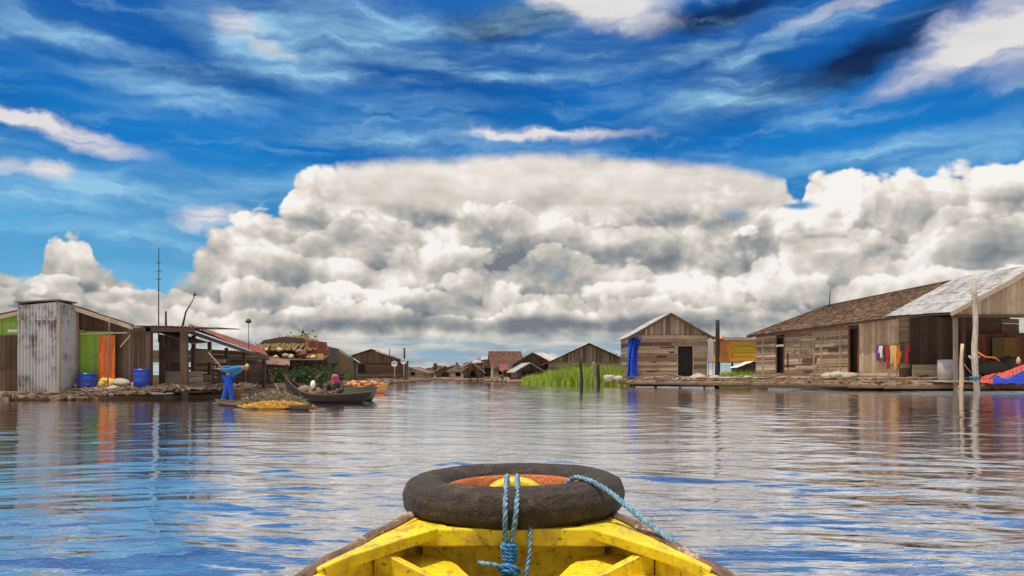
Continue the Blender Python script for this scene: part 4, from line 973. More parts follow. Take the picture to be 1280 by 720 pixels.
tag(MB().tube([q('palmL')+Vector((-.35, 0, .40)), q('palmL'), q('palmL')+Vector((.25, -.03, -.28))], [.016, .018, .018], 8).build('stick', 'grey_post', None, True), 'short wooden stick held behind by the person in blue', 'stick')
# stern block the person stands on
# dark canoe with the pink headscarf
t, pf, Wd = canoe('canoe', 'black canoe with a tall raised bow carrying the person in a pink headscarf', (-5.35, 23.2), R(172), 2.6, .85, .24, .80, .32, 'black_post')
fp = dict(pelvis=(0, 0, .12), waist=(.02, -.02, .25), chest=(.05, -.04, .42), neck=(.05, -.06, .56), head=(.05, -.09, .66), crown=(.05, -.09, .76), face=(-.4, -1, -.1),
    shoulderL=(.22, .0, .47), elbowL=(.28, -.12, .26), wristL=(.12, -.28, .24), palmL=(.04, -.32, .24), shoulderR=(-.13, -.04, .47), elbowR=(-.24, -.14, .26), wristR=(-.12, -.30, .22), palmR=(-.05, -.34, .22),
    hipL=(.10, -.02, .12), kneeL=(.22, -.36, .30), ankleL=(.10, -.50, .06), toeL=(.08, -.62, .03), hipR=(-.10, -.02, .12), kneeR=(-.22, -.34, .30), ankleR=(-.10, -.50, .06), toeR=(-.1, -.62, .03))
fig, q = figure('person in a pink headscarf and dark clothes sitting low in the black canoe', (-5.25, 23.55, .08), 1.0, fp,
    [('trousers', [('pelvis', 'hipL', 'kneeL', 'ankleL'), ('pelvis', 'hipR', 'kneeR', 'ankleR')], .03, 'cloth_dark'),
     ('tunic', [('pelvis', 'waist', 'chest'), ('chest', 'shoulderL', 'elbowL', 'wristL'), ('chest', 'shoulderR', 'elbowR', 'wristR')], .03, 'cloth_dark')])
skin_mesh('headscarf', [(q('crown')+Vector((0, .04, .0)), .10, .10), (q('head')+Vector((0, .06, .0)), .115, .10), (q('neck')+Vector((.01, .04, -.02)), .13, .12), (q('chest')+Vector((0, .0, .04)), .17, .13)], [(0, 1), (1, 2), (2, 3)], 'cloth_pink', fig)
mb = MB().lump((-5.72, 23.0, .52), (.085, .08, .12), 12, 8, .08); tag(mb.build('white_sack', 'cloth_white', None, True), 'small white sack on the black canoe in front of the pink headscarf', 'sack')
prop('cargo_bundle', 'brown bundle lying in the bow of the black canoe', 'bundle', lambda m: (m.lump((-6.0, 23.2, .33), (.28, .2, .16)), m.lump((-5.7, 23.1, .28), (.25, .2, .14))), 'rubbish', smooth=True)
canoe('canoe', 'broad dark green boat moored just right of the black canoe', (-5.05, 26.0), R(-62), 3.4, .95, .36, .46, .45, 'boat_green')
canoe('canoe', 'small orange boat moored behind the green boat', (-6.5, 35.5), R(-5), 2.0, .7, .28, .42, .36, 'boat_orange', inner='orange_wall')
prop('orange_cargo', 'orange and brown goods piled on the small orange boat', 'goods', lambda m: [m.lump((-6.5+.13*k-.7, 35.5+.2*math.sin(k*2), .40+.07*math.sin(k*1.7)), (.15, .13, .09), 8, 5, .25) for k in range(12)], 'boat_orange', smooth=True)
canoe('canoe', 'yellow hulled boat moored under the red-roofed shed', (-12.0, 31.6), R(20), 3.0, .8, .38, .5, .5, 'yellow_wall', inner='red_boards')

# market house with thatch hump and orange striped gable
t = thing('market_house', 'floating market house with a mounded brown thatch and an orange striped end', 'house', (-13.5, 52, .2))
Z = 50
mb = MB(); rs = random.Random(8)
def hump(u): return .62*math.sin(math.pi*min(1, max(0, u)))**.6
for i in range(34):
    for j in range(9):
        u = i/33; x = -15.6+3.6*u; z0 = 2.62+hump(u)*(j/8)+.0; y = Z-.9+j*.2
        mb.beam((x+rs.uniform(-.05, .05), y, z0+rs.uniform(0, .08)), (x+rs.uniform(-.25, .25), y-.35, z0-.32), .14, .06, w1=.07)
mb.build('thatch', 'thatch_olive', t)
mb = MB(); mb.prism([(-15.7, Z-.6, 2.4), (-15.4, Z-.6, 2.95), (-14.2, Z-.6, 3.18), (-12.9, Z-.6, 3.08), (-12.0, Z-.6, 2.45)], (0, 5, 0)); mb.build('roof_frame', 'dark_boards', t)
a, b_ = P(381, 427, Z-1), P(409, 429, Z-1.2)
mb = MB(); vplanks(mb, (a.x, a.y), (b_.x, b_.y), 2.05, lambda s: 2.95-.10*s, .16); mb.build('gable_panel', 'tin_red', t)
for k in range(5):
    x = a.x+.14+k*.29; MB().box((x, a.y-.06, 2.48), (.07, .03, .72-.03*k)).build('stripe', 'cream_cloth' if k % 2 else 'orange_wall', t)
mb = MB(); hplanks(mb, (a.x-.3, a.y-.02), (b_.x-.2, b_.y-.02), 1.72, 2.12, 3); mb.build('goods_shelf', 'straw_gold', t)
mb = MB(); slab(mb, [(-16.5, Z-1.6, 1.75), (-11.4, Z-1.8, 1.72), (-11.4, Z-.2, 2.02), (-16.5, Z-.2, 2.05)], .05); mb.build('awning', 'dark_boards', t)
mb = MB(); vplanks(mb, (-16.3, Z+.5), (-11.6, Z+.5), .25, 2.4, .25); vplanks(mb, (-11.6, Z+.5), (-11.8, Z+4.4), .25, 2.6, .25); mb.build('wall', 'dark_boards', t)
for x in (-16.2, -14.8, -13.2, -11.5): MB().beam((x, Z-1.5, -.3), (x, Z-1.5, 1.72), .12, .12).build('post', 'dark_boards', t)
mb = MB(); mb.box((-14, Z+1.2, .22), (5.6, 6.6, .08)); mb.build('floor', 'grey_brown_boards', t)
for i, (x, y, r_) in enumerate(((349, 437, .17), (357, 445, .23), (364, 446, .21), (374, 439, .19), (345, 446, .15), (384, 447, .17), (333, 437, .14), (368, 437, .14), (391, 447, .2), (377, 447, .15))):
    q = P(x, y, Z-1.3); r_ *= .78; mb = MB().lump(q, (r_*1.3, r_, r_*.85), 12, 7, .16); o = mb.build('basket', 'straw_pale' if i % 2 else 'cream_cloth', None, True)
    tag(o, 'round pale bundle stacked on the awning of the market house', 'bundle', 'pale bundles stacked on the market house awning')
mb = MB(); mb.lump((P(377, 443, Z-1.2)), (.36, .3, .24), 14, 8, .2); tag(mb.build('red_bundle', 'tin_red', None, True), 'large red-orange bundle among the pale bundles on the market house awning', 'bundle')

# foliage -------------------------------------------------------------------
def leaf_mass(mb, c, r, n, L, seed, flat=False):
    rs = random.Random(seed); cl = []
    for _ in range(max(4, n//45)):
        a = rs.uniform(0, 6.28); z = rs.uniform(-.8, 1); q = math.sqrt(max(0, 1-z*z))*rs.uniform(.5, 1.0); cl.append((c[0]+r[0]*q*math.cos(a), c[1]+r[1]*q*math.sin(a), c[2]+r[2]*z*.85, rs.uniform(.18, .42)))
    for _ in range(n):
        cx, cy, cz, cr = rs.choice(cl); d = Vector((rs.gauss(0, 1), rs.gauss(0, 1), rs.gauss(0, .8)))
        p = Vector((cx, cy, cz))+Vector((d.x*r[0], d.y*r[1], d.z*r[2]))*cr*.55
        a = Vector((rs.gauss(0, 1), rs.gauss(0, 1), rs.gauss(0, .6))).normalized(); b_ = a.cross(Vector((rs.gauss(0, 1), rs.gauss(0, 1), rs.gauss(0, 1)))).normalized(); l = L*rs.uniform(.6, 1.3)
        mb.face([p, p+a*l*.5+b_*l*.25, p+a*l, p+a*l*.5-b_*l*.25])
    return mb
def bush(label, c, r, hgt, n, L, mat, seed, cat='bush', group=None, z0=.1):
    t = thing('bush', label, cat, (c[0], c[1], z0), group); rs = random.Random(seed)
    mb = MB()
    for k in range(5):
        a = rs.uniform(0, 6.28); mb.tube([(c[0], c[1], z0-.2), (c[0]+math.cos(a)*r*.25, c[1]+math.sin(a)*r*.25, z0+hgt*.4), (c[0]+math.cos(a)*r*.6, c[1]+math.sin(a)*r*.5, z0+hgt*.8)], [.06, .04, .015], 6)
    mb.build('stem', 'log_bark', t)
    leaf_mass(MB(), (c[0], c[1], z0+hgt*.55), (r, r*.8, hgt*.5), n, L, seed).build('foliage', mat, t)
    return t
bush('yellowing olive bush rising left of the thatched market house', (-16.1, 53), 1.7, 2.7, 700, .30, 'leaf_olive', 2)
bush('brown and olive creeper growing over the back of the thatched market house', (-13.9, 52.5), 2.0, 3.2, 900, .26, 'leaf_olive', 5)
gp = 'dark bushes along the left bank'
for i, (x, Y, r_, hh, lb) in enumerate(((338, 41, 1.0, 1.25, 'dark leafy bush on the left bank just right of the red-roofed shed'), (362, 43, 1.1, 1.0, 'dark leafy bush under the left half of the market house'), (390, 42.5, 1.0, 1.15, 'dark leafy bush under the orange striped end of the market house'), (412, 48, .9, 1.5, 'dark leafy bush behind the pink headscarf'))):
    q = G(x, Y, 0); bush(lb, (q.x, q.y), r_, hh, 420, .2, 'leaf_dark', 20+i, group=gp)
land('mud_shore', [(-30, 44), (-12, 42.2), (-9.5, 45.5), (-9.5, 56), (-14, 70), (-40, 75)], .10)
# clutter on the left raft ---------------------------------------------------
def debris(name, label, region, n, zf, seed, mat='rubbish', sz=(.05, .16)):
    rs = random.Random(seed); mb = MB()
    for _ in range(n):
        x, y = region(rs); s = rs.uniform(*sz); z = zf(x, y)+rs.uniform(0, .12)
        k = rs.random()
        if k < .6:
            a = rs.uniform(0, 3.14); l = rs.uniform(.2, .8); mb.beam((x, y, z), (x+l*math.cos(a), y+l*math.sin(a)*.5, z+rs.uniform(-.06, .12)), rs.uniform(.03, .09), rs.uniform(.015, .05))
        elif k < .85: mb.lump((x, y, z), (s, s*.8, s*.6), 7, 4, .25, rs)
        else: mb.box((x, y, z), (s*1.6, s, s), rs.uniform(0, 3))
    o = mb.build(name, mat, None); o['kind'] = 'stuff'; return tag(o, label, 'debris', kind='stuff')
def seg_region(pts, w):
    def f(rs):
        i = rs.randrange(len(pts)-1); t_ = rs.random(); a, b_ = pts[i], pts[i+1]; return (a[0]+(b_[0]-a[0])*t_+rs.uniform(-w, w)*.6, a[1]+(b_[1]-a[1])*t_+rs.uniform(-.2, w))
    return f
debris('driftwood', 'tangle of driftwood and rubbish along the edge of the left raft', seg_region([(-13.8, 25.8), (-11.2, 26.7), (-10.0, 29.4)], .75), 900, lambda x, y: .02+.30*max(0, min(1, (y-25.2)/1.6)), 1, sz=(.03, .09))
debris('driftwood', 'sparse driftwood and rubbish below the tin outhouse at the left edge', seg_region([(-18.5, 25.2), (-14.0, 25.4)], .4), 120, lambda x, y: .05, 2)
debris('driftwood', 'jumble of dark rubbish along the shore behind the two boats', seg_region([(-11.5, 37), (-11.8, 42), (-9.6, 44.5), (-8.0, 45)], 1.2), 520, lambda x, y: .18, 3, sz=(.08, .22))
gs = 'white sacks on the left raft'
for i, (x, y, Y, r_) in enumerate(((151, 479, 26.8, .21), (141, 486, 26.4, .14), (170, 481, 26.9, .13), (206, 487, 27.6, .17), (218, 484, 28, .15), (227, 486, 28.2, .13))):
    q = P(x, y, Y); mb = MB().lump(q, (r_*1.4, r_, r_*.7), 12, 7, .12); tag(mb.build('sack', 'sack_white', None, True), 'pale lumpy sack lying among the driftwood on the left raft', 'sack', gs)

# brown house further along the left bank, with dishes and pole
def cottage(name, label, c, w, d, eave, ridge, ang=0, wall='grey_brown_boards', roof='tin_brown', door=None, windows=(), over=.5, zb=.35, group=None, cat='house', raft=True, ridge_axis='depth', nrow=8, roofkind='sheet'):
    """gable end faces the front (-Y before turning by ang) when ridge_axis is depth"""
    t = thing(name, label, cat, (c[0], c[1], 0), group); M_ = Matrix.Rotation(ang, 3, 'Z'); C3 = Vector((c[0], c[1], 0))
    def W3(x, y, z): v = M_@Vector((x, y, 0)); return Vector((C3.x+v.x, C3.y+v.y, z))
    hw, hd = w/2, d/2; rise = ridge-eave
    FLp, FRp, BLp, BRp = W3(-hw, -hd, 0), W3(hw, -hd, 0), W3(-hw, hd, 0), W3(hw, hd, 0)
    holes = []
    if door: holes.append((door[0], door[1], zb, door[2]))
    holes += [tuple(k) for k in windows]
    f = MB(); hplanks(f, FLp, FRp, zb, eave, nrow, holes); 
    if ridge_axis == 'depth':
        gable = lambda s: eave+rise*(1-abs(s-hw)/hw)-.05
        vplanks(f, W3(-hw, -hd-.02, 0), W3(hw, -hd-.02, 0), eave, gable, .19)
    f.build('wall', wall, t)
    for k_, (a, b_, g_) in enumerate(((BLp, FLp, 0), (FRp, BRp, 0), (BRp, BLp, 1))):
        m2 = MB(); hplanks(m2, a, b_, zb, eave, nrow)
        if g_ and ridge_axis == 'depth': vplanks(m2, a, b_, eave, lambda s: eave+rise*(1-abs(s-hw)/hw)-.05, .19)
        m2.build('wall', wall, t)
    if ridge_axis != 'depth':
        for sx_ in (-1, 1):
            m2 = MB(); a, b_ = W3(sx_*hw, -hd, 0), W3(sx_*hw, hd, 0); vplanks(m2, a, b_, eave, lambda s: eave+rise*(1-abs(s-hd)/hd)-.05, .19); m2.build('gable', wall, t)
    MB().prism([W3(-hw-.3, -hd-.4, zb-.12), W3(hw+.3, -hd-.4, zb-.12), W3(hw+.3, hd+.2, zb-.12), W3(-hw-.3, hd+.2, zb-.12)], (0, 0, .1)).build('floor', wall, t)
    for s in (-1, 1):
        m2 = MB()
        if ridge_axis == 'depth':
            k = over*rise/hw; E0, E1 = W3(s*(hw+over), -hd-over, eave-k+.03), W3(s*(hw+over), hd+over, eave-k+.03); R0, R1 = W3(0, -hd-over, ridge+.03), W3(0, hd+over, ridge+.03)
        else:
            k = over*rise/hd; E0, E1 = W3(-hw-over, s*(hd+over), eave-k+.03), W3(hw+over, s*(hd+over), eave-k+.03); R0, R1 = W3(-hw-over, 0, ridge+.03), W3(hw+over, 0, ridge+.03)
        if roofkind == 'sheet': sheets(m2, E0, E1, R1, R0, max(3, int((E1-E0).length/.9)), 2, .16, .025)
        elif roofkind == 'slab': slab(m2, [E0, E1, R1, R0], .07)
        else: shingle_roof(m2, E0, E1, R1, R0, max(5, int((E0-R0).length/.3)), .3)
        m2.build('roof', roof, t)
    for k_, h_ in enumerate(holes):
        nm = 'door' if (door and k_ == 0) else 'window'; s0, s1, h0, h1 = h_
        a = W3(-hw+s0, -hd, 0); b_ = W3(-hw+s1, -hd, 0); u = (b_-a).normalized(); nv = Vector((u.y, -u.x, 0))
        m2 = MB().beam(a+Vector((0, 0, h0))+nv*.03, a+Vector((0, 0, h1))+nv*.03, .07, .07).beam(b_+Vector((0, 0, h0))+nv*.03, b_+Vector((0, 0, h1))+nv*.03, .07, .07).beam(a+Vector((0, 0, h1))+nv*.033, b_+Vector((0, 0, h1))+nv*.033, .07, .07)
        fr_ = m2.build(nm, wall, t)
        MB().beam(a+Vector((0, 0, (h0+h1)/2))-nv*.15-u*.2, b_+Vector((0, 0, (h0+h1)/2))-nv*.15+u*.2, .03, h1-h0+.2).build('shade_panel', 'interior_shade', fr_)  # dark sheet painted as the shade inside the opening
    if raft:
        for k in range(3):
            a, b_ = W3(-hw-1.2, -hd-1.0+k*.45, .12), W3(hw+1.2, -hd-1.0+k*.45, .12); MB().tube([a, (a+b_)/2+Vector((0, 0, .05)), b_], [.2, .22, .17], 8).build('raft_log', 'log_bark', t, True)
    return t, W3
cottage('brown_house', 'dark brown plank house with a low gable roof beside two white dishes', (-15.2, 88), 7.2, 5, 2.35, 3.55, R(4), wall='dark_boards', roof='tin_brown', windows=[(2.2, 3.0, 1.2, 2.0)], nrow=9, over=.6)
gd = 'white dishes on the brown house on the left bank'
for i, (x, y, Y) in enumerate(((493, 455, 84.5), (504.5, 452, 85))):
    q = P(x, y, Y); mb = MB(); 
    mb.lathe((0, 0, 0), [(.03, -.12), (.20, -.08), (.33, .0), (.32, .02), (.19, -.05), (.02, -.09)], 18); m9 = Matrix.Rotation(R(80), 3, 'X'); mb.v = [tuple(m9@Vector(v)+q) for v in mb.v]
    mb.tube([(q.x, q.y+.2, .3), (q.x, q.y+.2, q.z)], .05, 6)
    tag(mb.build('satellite_dish', 'dish_white', None, True), ['white dish on a post at the right wall of the brown house, left of two', 'white dish on a post at the right wall of the brown house, right of two'][i], 'dish', gd)
pole('dark_pole', 'dark pole with a knob beside the right end of the brown house', 'pole', P(505.5, 470, 86), P(505.5, 435, 86), .11, .10, 'black_post')
pole('roof_rod', 'thin dark rod standing on the right slope of the brown house roof', 'pole', P(487, 452, 86), P(487, 436, 86), .05, .04, 'black_post')
logs('log_raft', 'log raft in front of the brown house on the left bank', [(-19.5, 83.5), (-12.5, 82.5), (-10.6, 84)], .45, .25, 3, deck=True, dw=3)
cottage('small_shed', 'small dark shed wedged between the market house and the brown house', (-14.2, 66), 2.6, 3, 2.0, 2.9, R(8), wall='dark_boards', roof='tin', windows=[(.8, 1.4, 1.0, 1.6)], nrow=6, over=.3)
prop('lean_to', 'peaked olive brown lean-to beside the small dark shed', 'lean-to', lambda m: m.prism([(-14.2, 61, .4), (-14.2, 61, 2.1), (-13.4, 61, 2.75), (-12.5, 61, 2.2), (-12.4, 61, .4)], (0, 2, 0)), 'thatch_olive')
debris('driftwood', 'rubbish along the water edge in front of the brown house', seg_region([(-9.0, 50), (-10.2, 62), (-12.0, 74), (-12, 81)], 1.0), 240, lambda x, y: .2, 6, sz=(.1, .3))
# ================================================================ RIGHT BANK
RP = [(7.6, 56.5), (14.2, 47.0), (18.6, 39.6), (22.6, 37.3), (30.0, 36.0)]
logs('log_raft', 'long raft of heavy logs in front of the plank houses on the right bank', RP, .50, .145, 4, deck=True, dw=3.4, deck_mat='pale_boards')
land('mud_shore', [(8.6, 62), (16, 57), (20, 45), (30, 41), (60, 60), (30, 90), (5, 110), (2, 80)], .12)
# small plank house with the dark door
t, W3 = cottage('plank_house', 'small weathered plank house with a dark doorway and a pale tin roof slope', (11.45, 61.0), 5.45, 5.2, 3.75, 5.28, R(1), roof='tin_brown', door=(3.3, 4.45, 2.95), windows=(), over=.45, zb=.75, raft=False, nrow=11)
for o in list(t.children):
    if o.name.startswith('roof') and sum(v.co.x for v in o.data.vertices)/len(o.data.vertices) < 0: o.data.materials.clear(); o.data.materials.append(MATS['tin_white'])
mb = MB(); 
for s0, s1, z in ((.05, 3.2, 1.62), (.1, 3.3, 1.22), (4.6, 5.4, 2.35), (4.55, 5.4, 2.1), (.6, 3.0, .95)):
    mb.beam(W3(-2.72+s0, -2.66, z), W3(-2.72+s1, -2.66, z+.01), .03, .16)
o = mb.build('wall_board', 'pale_boards', t)
mb = MB(); hplanks(mb, W3(-2.75, -2.69, 0), W3(2.75, -2.69, 0), 3.42, 3.72, 1); mb.build('lintel_board', 'grey_brown_boards', t)
for s in (-1, 1): MB().beam(W3(s*3.17, -3.08, 3.42), W3(0, -3.08, 5.24), .05, .16).build('barge_board', 'dark_boards', t)
for x in (-2.6, -1, .8, 2.6): MB().tube([W3(x, -2.5, -.3), W3(x, -2.5, .75)], .10, 8).build('stilt', 'grey_post', t, True)
# blue tarp slung from the left eave
mb = MB(); top = [W3(-3.05+.09*i, -2.95+.03*i, 3.45+.02*i) for i in range(12)]; bot = [W3(-3.35+.10*i, -3.6+.05*i, .62+.02*i) for i in range(12)]
nn = 10; grid = []
for j in range(nn+1):
    v_ = j/nn; grid.append([top[i].lerp(bot[i], v_)+Vector((.12*math.sin(i*1.4+v_*2)*v_+(.25-.5*v_)*0, .14*math.sin(i*2.1+v_*3), 0))+Vector((-.25*math.sin(v_*3.14)*(i/11), 0, 0)) for i in range(12)])
for j in range(nn):
    for i in range(11): mb.face([grid[j][i], grid[j][i+1], grid[j+1][i+1], grid[j+1][i]])
bm_o = mb.build('blue_tarp', 'blue_tarp', None); md = bm_o.modifiers.new('s', 'SOLIDIFY'); md.thickness = .015
tag(bm_o, 'bright blue tarp hanging from the left eave of the small plank house', 'tarp')
gw = 'white sacks along the right log raft'
for i, (x, y, Y, r_) in enumerate(((762, 474, 57, .36), (773, 477, 56, .25), (872, 473, 53, .45), (893, 477, 52, .3), (1036, 471, 45.5, .36), (1048, 470, 45, .40), (1062, 471, 44.5, .36), (934, 474, 52, .28), (1270, 468, 37.6, .25))):
    q = P(x, y, Y); q.z = max(q.z, .6); mb = MB().lump(q, (r_*1.3, r_, r_*.62), 14, 8, .13)
    tag(mb.build('sack', 'sack_white', None, True), 'pale lumpy sack lying on the long right log raft', 'sack', gw)
def rb(name, label, x, Yb, y_top, r0, r1, mat, dx_=0, bend=.05, knots=3, seed=1, y_b=None, zb=-.8):
    q = P(x+dx_, y_top, Yb); return pole(name, label, 'pole', G(x, Yb, zb), q, r0, r1, mat, bend=bend, knots=knots, seed=seed)
rb('dark_pole', 'thick black pole standing right of the small plank house', 896, 53, 400, .15, .13, 'black_post', dx_=1, bend=.02, seed=3)
rb('dark_pole', 'dark mooring pole standing in the water in front of the green grass', 727, 44.5, 447, .095, .08, 'black_post', dx_=-1, bend=.03, seed=4)
rb('mooring_pole', 'shorter dark pole left of the blue tarp at the raft end', 747, 56, 455, .14, .11, 'black_post', dx_=1, bend=.03, seed=5)
rb('mooring_pole', 'pale slanting pole beside the shorter dark pole at the raft end', 744, 57, 452, .07, .06, 'grey_post', dx_=-2, bend=.03, seed=6)

# yellow house on stilts
t, W3 = cottage('yellow_house', 'small bright yellow board house with a pale roof on stilts between the plank houses', (21.1, 77), 4.1, 3.6, 4.05, 4.4, R(10), wall='yellow_wall', roof='tin_brown', over=.12, zb=2.15, raft=False, nrow=9, ridge_axis='across')
mb = MB(); vplanks(mb, W3(-2.08, -1.86, 0), W3(-1.0, -1.86, 0), 2.15, 4.05, .22); mb.build('orange_panel', 'orange_wall', t)
MB().box(W3(-.95, -1.9, 3.1), (.1, .06, 1.9)).build('corner_board', 'orange_wall', t); MB().beam(W3(-2.1, -1.9, 2.22), W3(2.1, -1.9, 2.22), .06, .14).build('sill_board', 'orange_wall', t)
mb = MB(); slab(mb, [W3(-2.4, -2.3, 4.0), W3(-1.7, -2.3, 4.55), W3(-1.7, 1.5, 4.55), W3(-2.4, 1.5, 4.0)], .05); mb.build('side_roof', 'orange_wall', t)
for x in (-2, -.7, .7, 2): MB().tube([W3(x, -1.7, -.3), W3(x, -1.7, 2.1)], .09, 8).build('stilt', 'dark_boards', t)
cottage('low_hut', 'low dark hut under the yellow house beside the big plank house', (21.4, 72), 2.6, 2, 1.5, 2.0, 0, wall='dark_boards', roof='tin', over=.2, zb=.3, raft=False, nrow=6)
mb = MB(); vplanks(mb, (15.3, 62.5), (15.75, 62.5), 1.9, 3.7, .2); mb.beam((15.35, 62.53, -.2), (15.35, 62.53, 3.7), .07, .05).beam((15.7, 62.53, -.2), (15.7, 62.53, 3.7), .07, .05)
tag(mb.build('board_screen', 'cloth_white', None), 'narrow white board screen just right of the small plank house', 'screen')

# the big plank house
t = thing('big_plank_house', 'long brown plank house with a shingle roof on the right bank', 'house', (20, 49, .4))
A_, B_ = Vector((16.95, 55.5)), Vector((20.35, 42.0)); d = (B_-A_).normalized(); Lw = (B_-A_).length; A_h, d_h = A_.copy(), d.copy()
def sx_at(px):      # distance along the wall where the line of sight of a column meets it
    k = (px-640)/1000; return (k*A_.y-A_.x)/(d.x-k*d.y)
def ez(s): return 3.60+.30*s/Lw
h1, h2, h3 = (sx_at(971), sx_at(981)), (sx_at(1062), sx_at(1074)), (sx_at(1019), sx_at(1022))
sp = sx_at(1074)
mb = MB(); hplanks(mb, A_, A_+d*sp, .60, 3.62, 17, holes=[(h1[0], h1[1], .95, 3.3), (h2[0], h2[1]+.1, .95, 3.5)], out=1); mb.build('wall', 'grey_brown_boards', t)
mb = MB(); vplanks(mb, A_, A_+d*sp, 3.62, lambda s: ez(s)+.02, .3, out=1); mb.build('wall', 'grey_brown_boards', t)
a0 = A_+d*sp; mb = MB(); vplanks(mb, a0, B_, .95, lambda s: ez(s+sp), .23, out=1); mb.build('wall', 'pale_boards', t)
mb = MB(); hplanks(mb, a0, B_, .58, .95, 2, out=1); mb.build('skirt', 'pale_boards', t)
n_ = Vector((d.y, -d.x))
for nm, hh, zz in (('window', h1, (.95, 3.3)), ('door', h2, (.95, 3.5))):
    a, b_ = A_+d*hh[0]+n_*.03, A_+d*hh[1]+n_*.03
    fr_ = MB().beam((a.x, a.y, zz[0]), (a.x, a.y, zz[1]), .09, .09).beam((b_.x, b_.y, zz[0]), (b_.x, b_.y, zz[1]), .09, .09).beam((a.x, a.y, zz[1]), (b_.x, b_.y, zz[1]), .09, .09).build(nm, 'red_boards', t)
    a2, b2 = a-n_*.3-d*1.6, b_-n_*.3+d*.3; MB().beam((a2.x, a2.y, (zz[0]+zz[1])/2), (b2.x, b2.y, (zz[0]+zz[1])/2), .03, zz[1]-zz[0]+.3).build('shade_panel', 'interior_shade', fr_)  # near-black sheet in place of the room's shade
a, b_ = A_+d*h1[0]+n_*.06, A_+d*h1[1]+n_*.06; MB().beam((a.x, a.y, 2.75), (b_.x, b_.y, 2.75), .03, .14).build('window_bar', 'cloth_white', t)
for px in (1019, 1028, 1052, 955):
    c = A_+d*sx_at(px)+n_*.06; MB().beam((c.x, c.y, .6), (c.x, c.y, 3.5), .13, .07).build('batten', 'grey_brown_boards', t)
back = Vector((7.5, 2.0)); C_, D_ = B_+back, A_+back
mb = MB(); hplanks(mb, D_, C_, .6, 3.6, 12); hplanks(mb, B_, C_, .6, 3.9, 12); hplanks(mb, D_, A_, .6, 3.6, 12, out=1)
rL, rR = Vector((22.4, 57.2, 5.72)), Vector((25.6, 46.5, 6.28))
LA = (A_-D_).length; vplanks(mb, D_, A_, 3.6, lambda s: 3.5+1.95*min((LA-s)/LA/.73, (s/LA)/.27), .25, out=1); mb.build('wall', 'grey_brown_boards', t)
mb = MB(); mb.prism([(A_.x, A_.y, .45), (B_.x, B_.y, .45), (C_.x, C_.y, .45), (D_.x, D_.y, .45)], (0, 0, .1)); mb.build('floor', 'dark_boards', t)
E0 = Vector((A_.x, A_.y, 3.56))+Vector((n_.x, n_.y, 0))*.0+Vector((-.42, .75, 0)); E1 = Vector((B_.x, B_.y, 3.86))+Vector((-.35, -.35, 0))
mb = MB(); shingle_roof(mb, E0, E1, rR, rL, 24, .22); mb.build('roof', 'shingles', t)
mb = MB(); slab(mb, [E0, E1, rR, rL], .05); slab(mb, [rL, rR, rR+Vector((4.0, .6, -2.3)), rL+Vector((4.2, 1.8, -2.3))], .06); mb.build('roof_underlay', 'dark_boards', t)
mb = MB(); mb.beam(E0+Vector((0, 0, -.06)), E1+Vector((0, 0, -.06)), .06, .14); mb.beam(E0+Vector((0, 0, -.02)), rL+Vector((0, 0, -.02)), .07, .16); mb.beam(rL+Vector((0, 0, .03)), rR+Vector((0, 0, .03)), .25, .06); mb.build('eave_board', 'dark_boards', t)
q = P(1036, 380, 56); pole('roof_rod', 'short thin dark rod on the shingle roof of the long plank house', 'pole', q-Vector((0, 0, .6)), P(1038, 362, 56), .05, .03, 'iron')
# line of washing on the pale boards
line = thing('washing_line', 'washing line along the pale boards of the long plank house', 'washing line', (19, 43.5, 2.3))
La, Lb = A_+d*sx_at(1098)+n_*.14, A_+d*sx_at(1139)+n_*.14
MB().tube([(La.x, La.y, 2.42), ((La.x+Lb.x)/2, (La.y+Lb.y)/2, 2.36), (Lb.x, Lb.y, 2.44)], .012, 5).build('line', 'grey_post', line)
for s in (La, Lb): MB().tube([(s.x, s.y, 2.3), (s.x-n_.x*.14, s.y-n_.y*.14, 2.46)], .02, 5).build('bracket', 'grey_post', line)
cl = [('cloth_purple', 'purple garment at the left end of the washing line', .75), ('cloth_white', 'white garment next to the purple one on the washing line', .6), ('cloth_dark', 'dark garment third from the left on the washing line', .8),
      ('cloth_red', 'long dark red garment in the middle of the washing line', 1.15), ('cream_cloth', 'cream cloth just right of the long dark red garment on the line', .9), ('cloth_yellow', 'long yellow cloth on the washing line', 1.2),
      ('orange_cloth', 'orange cloth right of the long yellow one on the washing line', .95), ('cloth_dark', 'dark garment between the orange and the red clothes on the line', .7), ('cloth_red', 'short red garment at the right end of the washing line', .85)]
NC = len(cl)
